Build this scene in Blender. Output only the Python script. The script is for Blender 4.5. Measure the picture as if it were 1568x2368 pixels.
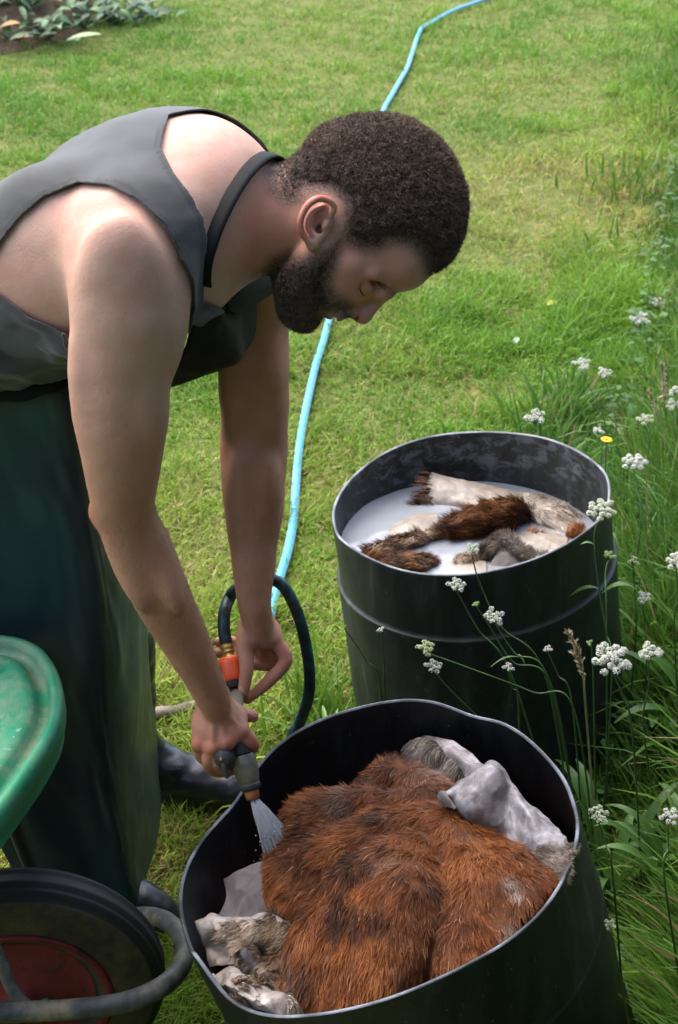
import bpy, math, random
import numpy as np
from mathutils import Vector, Matrix

for _o in list(bpy.data.objects):
    bpy.data.objects.remove(_o, do_unlink=True)
scene = bpy.context.scene
COL = scene.collection

# ------------------------------------------------------------------ camera
CAM_POS = np.array([0.0, 0.0, 2.0])
PITCH = math.radians(31.0)
FPX, CX, CY = 3512.0, 784.0, 1184.0          # focal length and centre on a 1568 x 2368 frame
cam_d = bpy.data.cameras.new('camera')
cam_o = bpy.data.objects.new('camera', cam_d)
COL.objects.link(cam_o)
cam_o.location = CAM_POS.tolist()
cam_o.rotation_euler = (math.radians(90) - PITCH, 0, 0)
cam_d.sensor_fit = 'VERTICAL'
cam_d.angle_y = 2 * math.atan(1184.0 / FPX)
cam_d.clip_start = 0.05
cam_d.clip_end = 300
cam_d.dof.use_dof = True
cam_d.dof.focus_distance = 2.05
cam_d.dof.aperture_fstop = 7.5
scene.camera = cam_o

# ------------------------------------------------------------------ sky, sun, exposure
SUN_EL, SUN_AZ = math.radians(60), math.radians(-42)   # azimuth from +Y (into the picture) towards +X
world = bpy.data.worlds.new('World')
scene.world = world
world.use_nodes = True
_nt = world.node_tree
_nt.nodes.clear()
_out = _nt.nodes.new('ShaderNodeOutputWorld')
_bg = _nt.nodes.new('ShaderNodeBackground')
_sky = _nt.nodes.new('ShaderNodeTexSky')
_sky.sky_type = 'NISHITA'
_sky.sun_disc = False
_sky.sun_elevation = SUN_EL
_sky.sun_rotation = SUN_AZ
_sky.dust_density = 4.0
_sky.ozone_density = 0.6
_bg.inputs['Strength'].default_value = 0.15
_nt.links.new(_sky.outputs[0], _bg.inputs['Color'])
_nt.links.new(_bg.outputs[0], _out.inputs['Surface'])
sun_d = bpy.data.lights.new('sun', 'SUN')
sun_d.energy = 0.75
sun_d.angle = math.radians(90)
sun_d.color = (1.0, 0.95, 0.87)
sun_o = bpy.data.objects.new('sun', sun_d)
COL.objects.link(sun_o)
_dir = Vector((math.sin(SUN_AZ) * math.cos(SUN_EL), math.cos(SUN_AZ) * math.cos(SUN_EL), math.sin(SUN_EL)))
sun_o.rotation_euler = _dir.to_track_quat('Z', 'Y').to_euler()
sun_o.location = (_dir * 30)[:]
scene.view_settings.view_transform = 'Standard'
scene.view_settings.look = 'None'
scene.view_settings.gamma = 1.0
scene.view_settings.use_curve_mapping = False
scene.view_settings.exposure = 2.12
scene.cycles.max_bounces = 8
scene.cycles.transparent_max_bounces = 8
scene.cycles.use_denoising = True
# ------------------------------------------------------------------ helpers
rng = np.random.default_rng(7)
random.seed(7)
_fw = np.array([0, math.cos(PITCH), -math.sin(PITCH)])
_up = np.array([0, math.sin(PITCH), math.cos(PITCH)])
_rt = np.array([1.0, 0, 0])

def at(px, py, Y):
    """A world point at depth Y along the sight line of a frame position."""
    d = _fw + (px - CX) / FPX * _rt + (CY - py) / FPX * _up
    return CAM_POS + d * (Y / d[1])

def atz(px, py, z):
    d = _fw + (px - CX) / FPX * _rt + (CY - py) / FPX * _up
    return CAM_POS + d * ((z - CAM_POS[2]) / d[2])

def proj(P):
    q = np.asarray(P, float) - CAM_POS
    d = q @ _fw
    return np.stack([CX + FPX * (q @ _rt) / d, CY - FPX * (q @ _up) / d], -1)

def mpp(p):
    """metres per frame pixel at a point"""
    return float((np.asarray(p) - CAM_POS) @ _fw) / FPX

def unit(v):
    v = np.asarray(v, float)
    return v / np.linalg.norm(v)

def hash3(i, j, k, seed=0):
    with np.errstate(over='ignore'):
        n = (i.astype(np.int64) * 374761393 + j.astype(np.int64) * 668265263 + k.astype(np.int64) * 2147483647 + seed * 974634551) & 0xFFFFFFFF
        n = ((n ^ (n >> 13)) * 1274126177) & 0xFFFFFFFF
        n = (n ^ (n >> 16)) & 0xFFFFFF
    return n.astype(np.float64) / float(0xFFFFFF)

def vnoise(P, scale=1.0, seed=0):
    """value noise in -1..1 at points P (n,3)"""
    P = np.asarray(P, float) * scale
    i = np.floor(P).astype(np.int64)
    f = P - i
    f = f * f * (3 - 2 * f)
    r = 0
    for dx in (0, 1):
        wx = f[:, 0] if dx else 1 - f[:, 0]
        for dy in (0, 1):
            wy = f[:, 1] if dy else 1 - f[:, 1]
            for dz in (0, 1):
                wz = f[:, 2] if dz else 1 - f[:, 2]
                r = r + wx * wy * wz * hash3(i[:, 0] + dx, i[:, 1] + dy, i[:, 2] + dz, seed)
    return r * 2 - 1

def fbm(P, scale=1.0, octaves=3, seed=0):
    r, a = 0, 1.0
    for o in range(octaves):
        r = r + a * vnoise(P, scale * 2 ** o, seed + o * 17)
        a *= 0.5
    return r

def smooth01(t):
    t = np.clip(t, 0, 1)
    return t * t * (3 - 2 * t)

def xyz(p2, z=0.0):
    return np.column_stack([p2[:, 0], p2[:, 1], np.full(len(p2), z)])

# ---- objects
def tag(o, label=None, cat=None, group=None, kind=None):
    if label: o['label'] = label
    if cat: o['category'] = cat
    if group: o['group'] = group
    if kind: o['kind'] = kind
    return o

def empty(name, loc=(0, 0, 0), label=None, cat=None, group=None):
    o = bpy.data.objects.new(name, None)
    COL.objects.link(o)
    o.location = [float(c) for c in loc]
    o.empty_display_size = 0.1
    return tag(o, label, cat, group)

def mesh_obj(name, V, Fs, mat=None, parent=None, smooth=True, attrs=None, mats=None, midx=None):
    """V (n,3) world points; Fs: list of (m,k) index arrays. Points are kept relative to the parent's place."""
    V = np.asarray(V, np.float64)
    off = np.zeros(3)
    if parent is not None:
        p = parent
        while p is not None:
            off = off + np.array(p.location)
            p = p.parent
    me = bpy.data.meshes.new(name)
    if not isinstance(Fs, (list, tuple)): Fs = [Fs]
    Fs = [np.asarray(f, np.int32) for f in Fs if len(f)]
    nl = sum(f.size for f in Fs)
    nf = sum(len(f) for f in Fs)
    me.vertices.add(len(V)); me.loops.add(nl); me.polygons.add(nf)
    me.vertices.foreach_set('co', (V - off).astype(np.float32).ravel())
    me.loops.foreach_set('vertex_index', np.concatenate([f.ravel() for f in Fs]))
    tot = np.concatenate([np.full(len(f), f.shape[1], np.int32) for f in Fs])
    st = np.concatenate([[0], np.cumsum(tot)[:-1]]).astype(np.int32)
    me.polygons.foreach_set('loop_start', st)
    me.polygons.foreach_set('loop_total', tot)
    if smooth: me.polygons.foreach_set('use_smooth', np.ones(nf, bool))
    if midx is not None: me.polygons.foreach_set('material_index', np.asarray(midx, np.int32))
    me.update(calc_edges=True)
    me.validate()
    if attrs:
        for k, a in attrs.items():
            a = np.asarray(a, np.float32)
            if a.ndim == 2:
                at_ = me.attributes.new(k, 'FLOAT_COLOR', 'POINT')
                if a.shape[1] == 3: a = np.column_stack([a, np.ones(len(a), np.float32)])
                at_.data.foreach_set('color', a.ravel())
            else:
                at_ = me.attributes.new(k, 'FLOAT', 'POINT')
                at_.data.foreach_set('value', a)
    for m in (mats or ([mat] if mat else [])): me.materials.append(m)
    o = bpy.data.objects.new(name, me)
    COL.objects.link(o)
    if parent is not None: o.parent = parent
    return o

class MB:
    """collects pieces that make one mesh"""
    def __init__(s): s.V, s.F, s.n, s.A = [], [], 0, []
    def add(s, V, F, a=None):
        V = np.asarray(V, float)
        s.V.append(V)
        for f in (F if isinstance(F, list) else [F]):
            f = np.asarray(f, np.int64)
            if len(f): s.F.append(f + s.n)
        s.A.append(np.tile(np.asarray(a if a is not None else (1, 1, 1), float), (len(V), 1)) if a is None or np.ndim(a) == 1 else np.asarray(a))
        s.n += len(V)
        return s
    def build(s, name, mat, parent=None, smooth=True, col=False):
        return mesh_obj(name, np.concatenate(s.V), s.F, mat, parent, smooth, {'col': np.concatenate(s.A)} if col else None)

def spline(pts, n, closed=False):
    """Catmull-Rom through rows of any width; n samples"""
    P = np.asarray(pts, float)
    m = len(P)
    t = np.linspace(0, m if closed else m - 1, n, endpoint=not closed)
    i = np.floor(t).astype(int)
    if not closed: i = np.minimum(i, m - 2)
    u = (t - i)[:, None]
    g = (lambda k: P[k % m]) if closed else (lambda k: P[np.clip(k, 0, m - 1)])
    a, b, c, d = g(i - 1), g(i), g(i + 1), g(i + 2)
    return 0.5 * (2 * b + (c - a) * u + (2 * a - 5 * b + 4 * c - d) * u * u + (-a + 3 * b - 3 * c + d) * u ** 3)

def frames(C):
    T = np.gradient(C, axis=0)
    T /= np.linalg.norm(T, axis=1)[:, None] + 1e-12
    r = np.array([0, 0, 1.0]) if abs(T[0][2]) < 0.9 else np.array([1.0, 0, 0])
    N = np.zeros_like(T)
    for i in range(len(T)):
        r = r - T[i] * (r @ T[i])
        r = r / (np.linalg.norm(r) + 1e-12)
        N[i] = r
    return T, N, np.cross(T, N)

def tube(C, R, k=10, caps=True):
    C = np.asarray(C, float)
    R = np.full(len(C), R) if np.ndim(R) == 0 else np.asarray(R, float)
    T, N, B = frames(C)
    a = np.linspace(0, 2 * np.pi, k, endpoint=False)
    V = (C[:, None] + R[:, None, None] * (np.cos(a)[None, :, None] * N[:, None] + np.sin(a)[None, :, None] * B[:, None])).reshape(-1, 3)
    F = grid_faces(len(C), k, wrap=True)
    Fs = [F]
    if caps:
        n = len(V)
        V = np.vstack([V, C[0], C[-1]])
        j = np.arange(k)
        Fs.append(np.column_stack([np.full(k, n), (j + 1) % k, j]))
        o = (len(C) - 1) * k
        Fs.append(np.column_stack([np.full(k, n + 1), o + j, o + (j + 1) % k]))
    return V, Fs

def grid_faces(r, c, wrap=False, flip=False):
    i, j = np.meshgrid(np.arange(r - 1), np.arange(c if wrap else c - 1), indexing='ij')
    i, j = i.ravel(), j.ravel()
    j2 = (j + 1) % c
    f = np.column_stack([i * c + j, i * c + j2, (i + 1) * c + j2, (i + 1) * c + j])
    return f[:, ::-1] if flip else f

def lathe(prof, base, axis, k=48, x=None):
    """prof rows (radius, height) turned about axis from base"""
    axis = unit(axis)
    x = unit(np.cross(axis, [0.3, 0.9, 0.1])) if x is None else unit(np.asarray(x) - axis * (np.asarray(x) @ axis))
    y = np.cross(axis, x)
    prof = np.asarray(prof, float)
    a = np.linspace(0, 2 * np.pi, k, endpoint=False)
    ring = np.cos(a)[:, None] * x + np.sin(a)[:, None] * y
    V = (np.asarray(base)[None, None] + prof[:, 0][:, None, None] * ring[None] + prof[:, 1][:, None, None] * axis[None, None]).reshape(-1, 3)
    return V, grid_faces(len(prof), k, wrap=True)

def ellipsoid_mesh(c, R, axes=None, nu=16, nv=10):
    u = np.linspace(0, 2 * np.pi, nu, endpoint=False)
    v = np.linspace(1e-3, np.pi - 1e-3, nv)
    S = np.stack([np.sin(v)[:, None] * np.cos(u), np.sin(v)[:, None] * np.sin(u), np.repeat(np.cos(v)[:, None], nu, 1)], -1).reshape(-1, 3) * np.asarray(R)
    if axes is not None: S = S @ np.asarray(axes)
    return S + np.asarray(c), grid_faces(nv, nu, wrap=True, flip=True)

def patch(rows, nu, nv, closed_v=False):
    """a smooth sheet through a grid of control points"""
    A = np.asarray(rows, float)
    G = np.stack([spline(r, nv) for r in A])
    return np.stack([spline(G[:, j], nu) for j in range(nv)], 1)

def vnormals(V, F):
    """point normals of a quad or triangle mesh"""
    F = np.asarray(F)
    a, b, c = V[F[:, 0]], V[F[:, 1]], V[F[:, 2]]
    n = np.cross(b - a, c - a) if F.shape[1] == 3 else np.cross(V[F[:, 2]] - a, V[F[:, 3]] - b)
    N = np.zeros_like(V)
    for k in range(F.shape[1]): np.add.at(N, F[:, k], n)
    return N / (np.linalg.norm(N, axis=1)[:, None] + 1e-12)

def scatter(V, F, n, rg=rng):
    """n points over a quad/tri mesh by area: (points, face numbers, bary triangle corners, weights)"""
    F = np.asarray(F)
    if F.shape[1] == 4:
        T = np.vstack([F[:, [0, 1, 2]], F[:, [0, 2, 3]]])
    else: T = F
    a, b, c = V[T[:, 0]], V[T[:, 1]], V[T[:, 2]]
    ar = np.linalg.norm(np.cross(b - a, c - a), axis=1)
    cs = np.cumsum(ar)
    f = np.searchsorted(cs, rg.random(n) * cs[-1])
    f = np.minimum(f, len(T) - 1)
    u, v = rg.random(n), rg.random(n)
    m = u + v > 1
    u[m], v[m] = 1 - u[m], 1 - v[m]
    W = np.column_stack([1 - u - v, u, v])
    Ti = T[f]
    return (V[Ti] * W[:, :, None]).sum(1), Ti, W

def strands(P, D1, D2, L, Wd, col, side=None, coltip=None, midw=0.8):
    """flat blades: root P, first direction D1, end direction D2 (unit), length, width, colour rows -> V, faces, colours. 3 triangles each"""
    n = len(P)
    L = np.broadcast_to(np.asarray(L, float), (n,))[:, None]
    Wd = np.broadcast_to(np.asarray(Wd, float), (n,))[:, None]
    if side is None:
        r = rng.normal(size=(n, 3))
        side = np.cross(D1, r)
    side = side / (np.linalg.norm(side, axis=1)[:, None] + 1e-9)
    M = P + D1 * L * 0.5
    Tp = M + D2 * L * 0.5
    V = np.stack([P - side * Wd / 2, P + side * Wd / 2, M - side * Wd / 2 * midw, M + side * Wd / 2 * midw, Tp], 1).reshape(-1, 3)
    b = np.arange(n) * 5
    q = np.column_stack([b, b + 1, b + 3, b + 2])
    t = np.column_stack([b + 2, b + 3, b + 4])
    col = np.broadcast_to(np.asarray(col, float), (n, 3))
    ct = col if coltip is None else np.broadcast_to(np.asarray(coltip, float), (n, 3))
    C = np.stack([col, col, (col + ct) / 2, (col + ct) / 2, ct], 1).reshape(-1, 3)
    return V, [q, t], C

def pip(poly, P):
    """signed distance to a polygon in 2D (positive inside)"""
    poly = np.asarray(poly, float)
    P = np.asarray(P, float)
    d = np.full(len(P), 1e18)
    ins = np.zeros(len(P), bool)
    m = len(poly)
    for i in range(m):
        a, b = poly[i], poly[(i + 1) % m]
        e = b - a
        w = P - a
        t = np.clip((w @ e) / (e @ e + 1e-12), 0, 1)
        q = w - t[:, None] * e
        d = np.minimum(d, (q * q).sum(1))
        c1 = (a[1] > P[:, 1]) != (b[1] > P[:, 1])
        with np.errstate(divide='ignore', invalid='ignore'):
            xx = (b[0] - a[0]) * (P[:, 1] - a[1]) / (b[1] - a[1]) + a[0]
        ins ^= c1 & (P[:, 0] < xx)
    d = np.sqrt(d)
    return np.where(ins, d, -d)

def clip(V, Q, s, attrs=None):
    """keep the part of a quad mesh where s > 0, with a clean cut edge; returns V, tris, and the kept attributes"""
    Q = np.asarray(Q)
    T = np.vstack([Q[:, [0, 1, 2]], Q[:, [0, 2, 3]]]) if Q.shape[1] == 4 else Q
    pos = s > 0
    k = pos[T].sum(1)
    full = T[k == 3]
    newV, cache = [], {}
    nV = len(V)
    edges, ab = [], []
    out = [full]
    extra = []
    def cut(a, b):
        e = (a, b) if a < b else (b, a)
        r = cache.get(e)
        if r is None:
            r = nV + len(ab)
            cache[e] = r
            ab.append(e)
        return r
    for t in T[(k == 1) | (k == 2)].tolist():
        p = [pos[i] for i in t]
        if sum(p) == 1:
            i = p.index(True)
            a, b, c = t[i], t[(i + 1) % 3], t[(i + 2) % 3]
            extra.append((a, cut(a, b), cut(a, c)))
        else:
            i = p.index(False)
            a, b, c = t[i], t[(i + 1) % 3], t[(i + 2) % 3]
            x, y = cut(a, b), cut(a, c)
            extra.append((x, b, c)); extra.append((x, c, y))
    if extra: out.append(np.asarray(extra))
    T2 = np.vstack([o for o in out if len(o)])
    A = np.asarray(ab, int).reshape(-1, 2)
    w = s[A[:, 0]] / (s[A[:, 0]] - s[A[:, 1]] + 1e-15)
    ext = lambda X: np.concatenate([X, X[A[:, 0]] + (X[A[:, 1]] - X[A[:, 0]]) * (w[:, None] if X.ndim == 2 else w)])
    used, inv = np.unique(T2, return_inverse=True)
    return (ext(V)[used], inv.reshape(-1, 3), {k_: ext(np.asarray(v, float))[used] for k_, v in (attrs or {}).items()})

# ---- distance-field modelling: shapes that melt into one another, meshed as one surface
class Field:
    def __init__(s, lo, hi, h):
        s.lo, s.h = np.asarray(lo, float), h
        s.n = np.ceil((np.asarray(hi) - s.lo) / h).astype(int) + 1
        s.a = np.full(s.n, 0.5, np.float32)
    def _slice(s, lo, hi):
        i0 = np.maximum(np.floor((np.asarray(lo) - s.lo) / s.h).astype(int), 0)
        i1 = np.minimum(np.ceil((np.asarray(hi) - s.lo) / s.h).astype(int) + 1, s.n)
        if (i1 <= i0).any(): return None
        ax = [(s.lo[k] + s.h * np.arange(i0[k], i1[k])).astype(np.float32) for k in range(3)]
        return tuple(slice(i0[k], i1[k]) for k in range(3)), ax[0][:, None, None], ax[1][None, :, None], ax[2][None, None, :]
    def _put(s, sl, d, k, op):
        v = s.a[sl]
        if op == 'add':
            if k <= 0: np.minimum(v, d, out=v)
            else:
                h = np.maximum(k - np.abs(v - d), 0) / k
                s.a[sl] = np.minimum(v, d) - h * h * h * k / 6
        else:
            d = -d
            if k <= 0: np.maximum(v, d, out=v)
            else:
                h = np.maximum(k - np.abs(v - d), 0) / k
                s.a[sl] = np.maximum(v, d) + h * h * h * k / 6
    def cone(s, a, b, ra, rb, k=0.02, flat=None, op='add'):
        """round cone a->b; flat = (direction, factor) squashes the section"""
        a, b = np.asarray(a, float), np.asarray(b, float)
        m = k + 4 * s.h
        R = max(ra, rb) * (max(1, flat[1]) if flat else 1) + m
        g = s._slice(np.minimum(a, b) - R, np.maximum(a, b) + R)
        if g is None: return
        sl, X, Y, Z = g
        x, y, z = X - np.float32(a[0]), Y - np.float32(a[1]), Z - np.float32(a[2])
        e = (b - a).astype(np.float32)
        t = np.clip((x * e[0] + y * e[1] + z * e[2]) / max(float(e @ e), 1e-12), 0, 1)
        dx, dy, dz = x - t * e[0], y - t * e[1], z - t * e[2]
        f = 1.0
        if flat:
            n = unit(flat[0]).astype(np.float32); q = np.float32(1 / flat[1] - 1)
            pr = (dx * n[0] + dy * n[1] + dz * n[2]) * q
            dx, dy, dz = dx + pr * n[0], dy + pr * n[1], dz + pr * n[2]
            f = min(1.0, flat[1])
        d = (np.sqrt(dx * dx + dy * dy + dz * dz) - (ra + (rb - ra) * t)) * f
        s._put(sl, d.astype(np.float32), k, op)
    def limb(s, pts, rad, k=0.02, flat=None, n=None):
        """chain of round cones along a smooth curve"""
        P = np.column_stack([np.asarray(pts, float), np.asarray(rad, float)])
        S = spline(P, n or (len(P) - 1) * 5 + 1)
        R = S[:, 3].max() * (max(1, flat[1]) if flat else 1) + k + 4 * s.h
        g = s._slice(S[:, :3].min(0) - R, S[:, :3].max(0) + R)
        if g is None: return
        sl, X, Y, Z = g
        best = None
        for i in range(len(S) - 1):
            a, b, ra, rb = S[i, :3], S[i + 1, :3], S[i, 3], S[i + 1, 3]
            x, y, z = X - np.float32(a[0]), Y - np.float32(a[1]), Z - np.float32(a[2])
            e = (b - a).astype(np.float32)
            t = np.clip((x * e[0] + y * e[1] + z * e[2]) / max(float(e @ e), 1e-12), 0, 1)
            dx, dy, dz = x - t * e[0], y - t * e[1], z - t * e[2]
            if flat:
                nn = unit(flat[0]).astype(np.float32)
                pr = (dx * nn[0] + dy * nn[1] + dz * nn[2]) * np.float32(1 / flat[1] - 1)
                dx, dy, dz = dx + pr * nn[0], dy + pr * nn[1], dz + pr * nn[2]
            d = np.sqrt(dx * dx + dy * dy + dz * dz) - (ra + (rb - ra) * t)
            best = d if best is None else np.minimum(best, d)
        if flat: best = best * min(1.0, flat[1])
        s._put(sl, best.astype(np.float32), k, 'add')
    def ell(s, c, R, axes=None, k=0.02, op='add'):
        c = np.asarray(c, float); R = np.asarray(R, float) * np.ones(3)
        A = np.eye(3) if axes is None else np.array([unit(v) for v in axes])
        ext = np.sqrt(((A * R[:, None]) ** 2).sum(0)) + k + 4 * s.h
        g = s._slice(c - ext, c + ext)
        if g is None: return
        sl, X, Y, Z = g
        x, y, z = X - np.float32(c[0]), Y - np.float32(c[1]), Z - np.float32(c[2])
        k0 = k1 = 0
        for i in range(3):
            u = x * np.float32(A[i, 0]) + y * np.float32(A[i, 1]) + z * np.float32(A[i, 2])
            k0 = k0 + (u / np.float32(R[i])) ** 2
            k1 = k1 + (u / np.float32(R[i] ** 2)) ** 2
        k0, k1 = np.sqrt(k0), np.sqrt(k1)
        s._put(sl, (k0 * (k0 - 1) / np.maximum(k1, 1e-6)).astype(np.float32), k, op)
    def sample(s, P):
        q = (np.asarray(P) - s.lo) / s.h
        i = np.clip(np.floor(q).astype(int), 0, s.n - 2)
        f = np.clip(q - i, 0, 1)
        r = 0
        for dx in (0, 1):
            for dy in (0, 1):
                for dz in (0, 1):
                    w = (f[:, 0] if dx else 1 - f[:, 0]) * (f[:, 1] if dy else 1 - f[:, 1]) * (f[:, 2] if dz else 1 - f[:, 2])
                    r = r + w * s.a[i[:, 0] + dx, i[:, 1] + dy, i[:, 2] + dz]
        return r
    def grad(s, P, e=None):
        e = e or s.h
        g = np.column_stack([s.sample(P + d) - s.sample(P - d) for d in np.eye(3) * e])
        return g / (np.linalg.norm(g, axis=1)[:, None] + 1e-9)
    def mesh(s, iso=0.0, a=None):
        """surface nets: (points, quads) facing outwards"""
        a = (s.a if a is None else a) - np.float32(iso)
        S = a < 0
        c = np.zeros(np.array(S.shape) - 1, np.uint8)
        nx, ny, nz = c.shape
        for dx in (0, 1):
            for dy in (0, 1):
                for dz in (0, 1):
                    c += S[dx:nx + dx, dy:ny + dy, dz:nz + dz]
        I = np.argwhere((c > 0) & (c < 8))
        vid = np.full(c.shape, -1, np.int32)
        vid[I[:, 0], I[:, 1], I[:, 2]] = np.arange(len(I))
        cor = {(x, y, z): a[I[:, 0] + x, I[:, 1] + y, I[:, 2] + z].astype(np.float64) for x in (0, 1) for y in (0, 1) for z in (0, 1)}
        acc = np.zeros((len(I), 3)); cnt = np.zeros(len(I))
        for ax in range(3):
            for u in (0, 1):
                for v in (0, 1):
                    p = [u, v]; p.insert(ax, 0); q = [u, v]; q.insert(ax, 1)
                    A, B = cor[tuple(p)], cor[tuple(q)]
                    m = (A < 0) != (B < 0)
                    t = np.where(m, A / np.where(m, A - B, 1), 0)
                    w = np.tile(np.array(p, float), (len(I), 1)); w[:, ax] = t
                    acc[m] += w[m]; cnt[m] += 1
        V = s.lo + s.h * (I + acc / cnt[:, None])
        Q = []
        for ax in range(3):
            A = np.moveaxis(S, ax, 0)
            vd = np.moveaxis(vid, ax, 0)
            E = A[:-1, 1:-1, 1:-1] != A[1:, 1:-1, 1:-1]
            J = np.argwhere(E)
            i, j, k = J[:, 0], J[:, 1] + 1, J[:, 2] + 1
            q = np.column_stack([vd[i, j - 1, k - 1], vd[i, j, k - 1], vd[i, j, k], vd[i, j - 1, k]])
            fl = A[i, j, k]
            if ax == 1: fl = ~fl
            q[~fl] = q[~fl][:, ::-1]
            Q.append(q)
        return V, np.vstack(Q)

# ---- materials
def mat(name, col=(0.5, 0.5, 0.5), rough=0.6, spec=0.4, metal=0.0):
    m = bpy.data.materials.new(name)
    m.use_nodes = True
    b = m.node_tree.nodes['Principled BSDF']
    b.inputs['Base Color'].default_value = (*col, 1)
    b.inputs['Roughness'].default_value = rough
    b.inputs['Specular IOR Level'].default_value = spec
    b.inputs['Metallic'].default_value = metal
    return m, m.node_tree, b

def N(nt, t, **kw):
    n = nt.nodes.new(t)
    for k, v in kw.items():
        if k in n.inputs: n.inputs[k].default_value = v
        else: setattr(n, k, v)
    return n

def ramp(nt, fac, stops):
    r = nt.nodes.new('ShaderNodeValToRGB')
    e = r.color_ramp.elements
    while len(e) < len(stops): e.new(0.5)
    for i, (p, c) in enumerate(stops):
        e[i].position = p
        e[i].color = (*c, 1) if len(c) == 3 else c
    nt.links.new(fac, r.inputs['Fac'])
    return r.outputs['Color']

def noise(nt, scale, detail=4, rough=0.55, vec=None, dist=0.0):
    n = N(nt, 'ShaderNodeTexNoise', Scale=scale, Detail=detail, Roughness=rough, Distortion=dist)
    if vec is None:
        vec = nt.nodes.new('ShaderNodeTexCoord').outputs['Object']
    nt.links.new(vec, n.inputs['Vector'])
    return n.outputs['Fac']

def mix(nt, fac, a, b, mode='MIX'):
    m = nt.nodes.new('ShaderNodeMix')
    m.data_type = 'RGBA'; m.blend_type = mode
    for s, v in ((m.inputs[0], fac), (m.inputs[6], a), (m.inputs[7], b)):
        if hasattr(v, 'links'): nt.links.new(v, s)
        else: s.default_value = v if np.ndim(v) == 0 else (*v, 1)[:4]
    return m.outputs[2]

def bump(nt, b, h, strength=0.3, dist=0.002):
    n = N(nt, 'ShaderNodeBump', Strength=strength, Distance=dist)
    nt.links.new(h, n.inputs['Height'])
    nt.links.new(n.outputs[0], b.inputs['Normal'])
    return n

def attr(nt, name='col'):
    n = nt.nodes.new('ShaderNodeAttribute')
    n.attribute_name = name
    return n

def attr_mat(name, rough=0.6, spec=0.3, trans=0.0, attrname='col'):
    """colour comes from a point attribute; some light passes through"""
    m, nt, b = mat(name, rough=rough, spec=spec)
    a = attr(nt, attrname)
    nt.links.new(a.outputs['Color'], b.inputs['Base Color'])
    if trans > 0:
        t = nt.nodes.new('ShaderNodeBsdfTranslucent')
        nt.links.new(a.outputs['Color'], t.inputs['Color'])
        ms = nt.nodes.new('ShaderNodeMixShader')
        ms.inputs[0].default_value = trans
        nt.links.new(b.outputs[0], ms.inputs[1]); nt.links.new(t.outputs[0], ms.inputs[2])
        nt.links.new(ms.outputs[0], nt.nodes['Material Output'].inputs['Surface'])
    return m
# ------------------------------------------------------------------ ground and grass
def verge_x(y):
    """where the mown lawn ends and the tall grass begins"""
    return np.interp(y, [0, 1.2, 2.0, 2.6, 3.2, 3.9, 5.0, 6.0, 8.0, 12], [0.42, 0.45, 0.50, 0.47, 0.62, 0.80, 1.10, 1.36, 1.95, 3.2])

def gz(x, y):
    P = np.column_stack([x, y, np.zeros_like(x)])
    z = 0.012 * fbm(P, 1.3, 2, 3) + 0.006 * vnoise(P, 6.0, 9)
    bank = np.clip(x - verge_x(y) - 0.1, 0, 2.5)
    z = z + 0.16 * smooth01(bank / 1.2)
    bed = smooth01((7.9 - 0) * 0 + np.clip(1 - np.hypot((x + 2.05) / 0.92, (y - 8.6) / 0.9), 0, 1) * 1.6)
    return z + 0.16 * bed

_gx = np.concatenate([-np.geomspace(60, 4.2, 14), np.linspace(-4, 4, 161), np.geomspace(4.2, 60, 14)])
_gy = np.concatenate([np.linspace(-6, 0.9, 20), np.linspace(1.0, 10, 181), np.geomspace(10.3, 120, 22)])
_X, _Y = np.meshgrid(_gx, _gy, indexing='ij')
_V = np.column_stack([_X.ravel(), _Y.ravel(), gz(_X.ravel(), _Y.ravel())])

def dryness(P):
    """0 fresh grass .. 1 straw, the same on the soil and on the blades"""
    d = 0.30 + 0.42 * fbm(P, 0.9, 3, 21) + 0.22 * vnoise(P, 5.0, 5)
    y, x = P[:, 1], P[:, 0]
    d += 0.42 * np.exp(-(((x - 0.75) / 0.75) ** 2 + ((y - 6.2) / 1.0) ** 2))      # worn patch beyond his head
    d += 0.30 * np.exp(-(((x + 0.7) / 0.9) ** 2 + ((y - 5.3) / 0.5) ** 2))
    d += 0.30 * np.exp(-(((x + 0.25) / 0.25) ** 2 + ((y - 2.05) / 0.35) ** 2))
    d += 0.22 * np.exp(-(((x - 0.55) / 0.6) ** 2 + ((y - 4.7) / 0.35) ** 2))
    d -= 0.35 * np.exp(-(((x - 0.6) / 0.5) ** 2 + ((y - 3.5) / 0.5) ** 2))
    d -= 0.25 * smooth01((y - 7.0) / 1.5)
    return np.clip(d, 0, 1)

m_soil, nt, b = mat('soil', rough=0.95, spec=0.1)
f = noise(nt, 9, 8, 0.7)
c = ramp(nt, f, [(0.3, (0.045, 0.055, 0.014)), (0.5, (0.09, 0.11, 0.028)), (0.7, (0.15, 0.14, 0.05))])
nt.links.new(c, b.inputs['Base Color'])
bump(nt, b, noise(nt, 60, 5), 0.6, 0.01)
ground = mesh_obj('ground', _V, grid_faces(len(_gx), len(_gy), flip=True), m_soil)
tag(ground, 'lawn soil under the grass', kind='structure')

m_blade = attr_mat('grass_blade', rough=0.5, spec=0.35, trans=0.35)

BARRELS = []     # (x, y, radius) of footprints that grass keeps out of
BARRELS.append((0.14, 1.55, 0.275))
BARRELS.append((0.30, 2.445, 0.262))

def clear_of_barrels(p, m=0.0):
    k = np.ones(len(p), bool)
    for x, y, r in BARRELS: k &= np.hypot(p[:, 0] - x, p[:, 1] - y) > r + m
    return k

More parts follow.
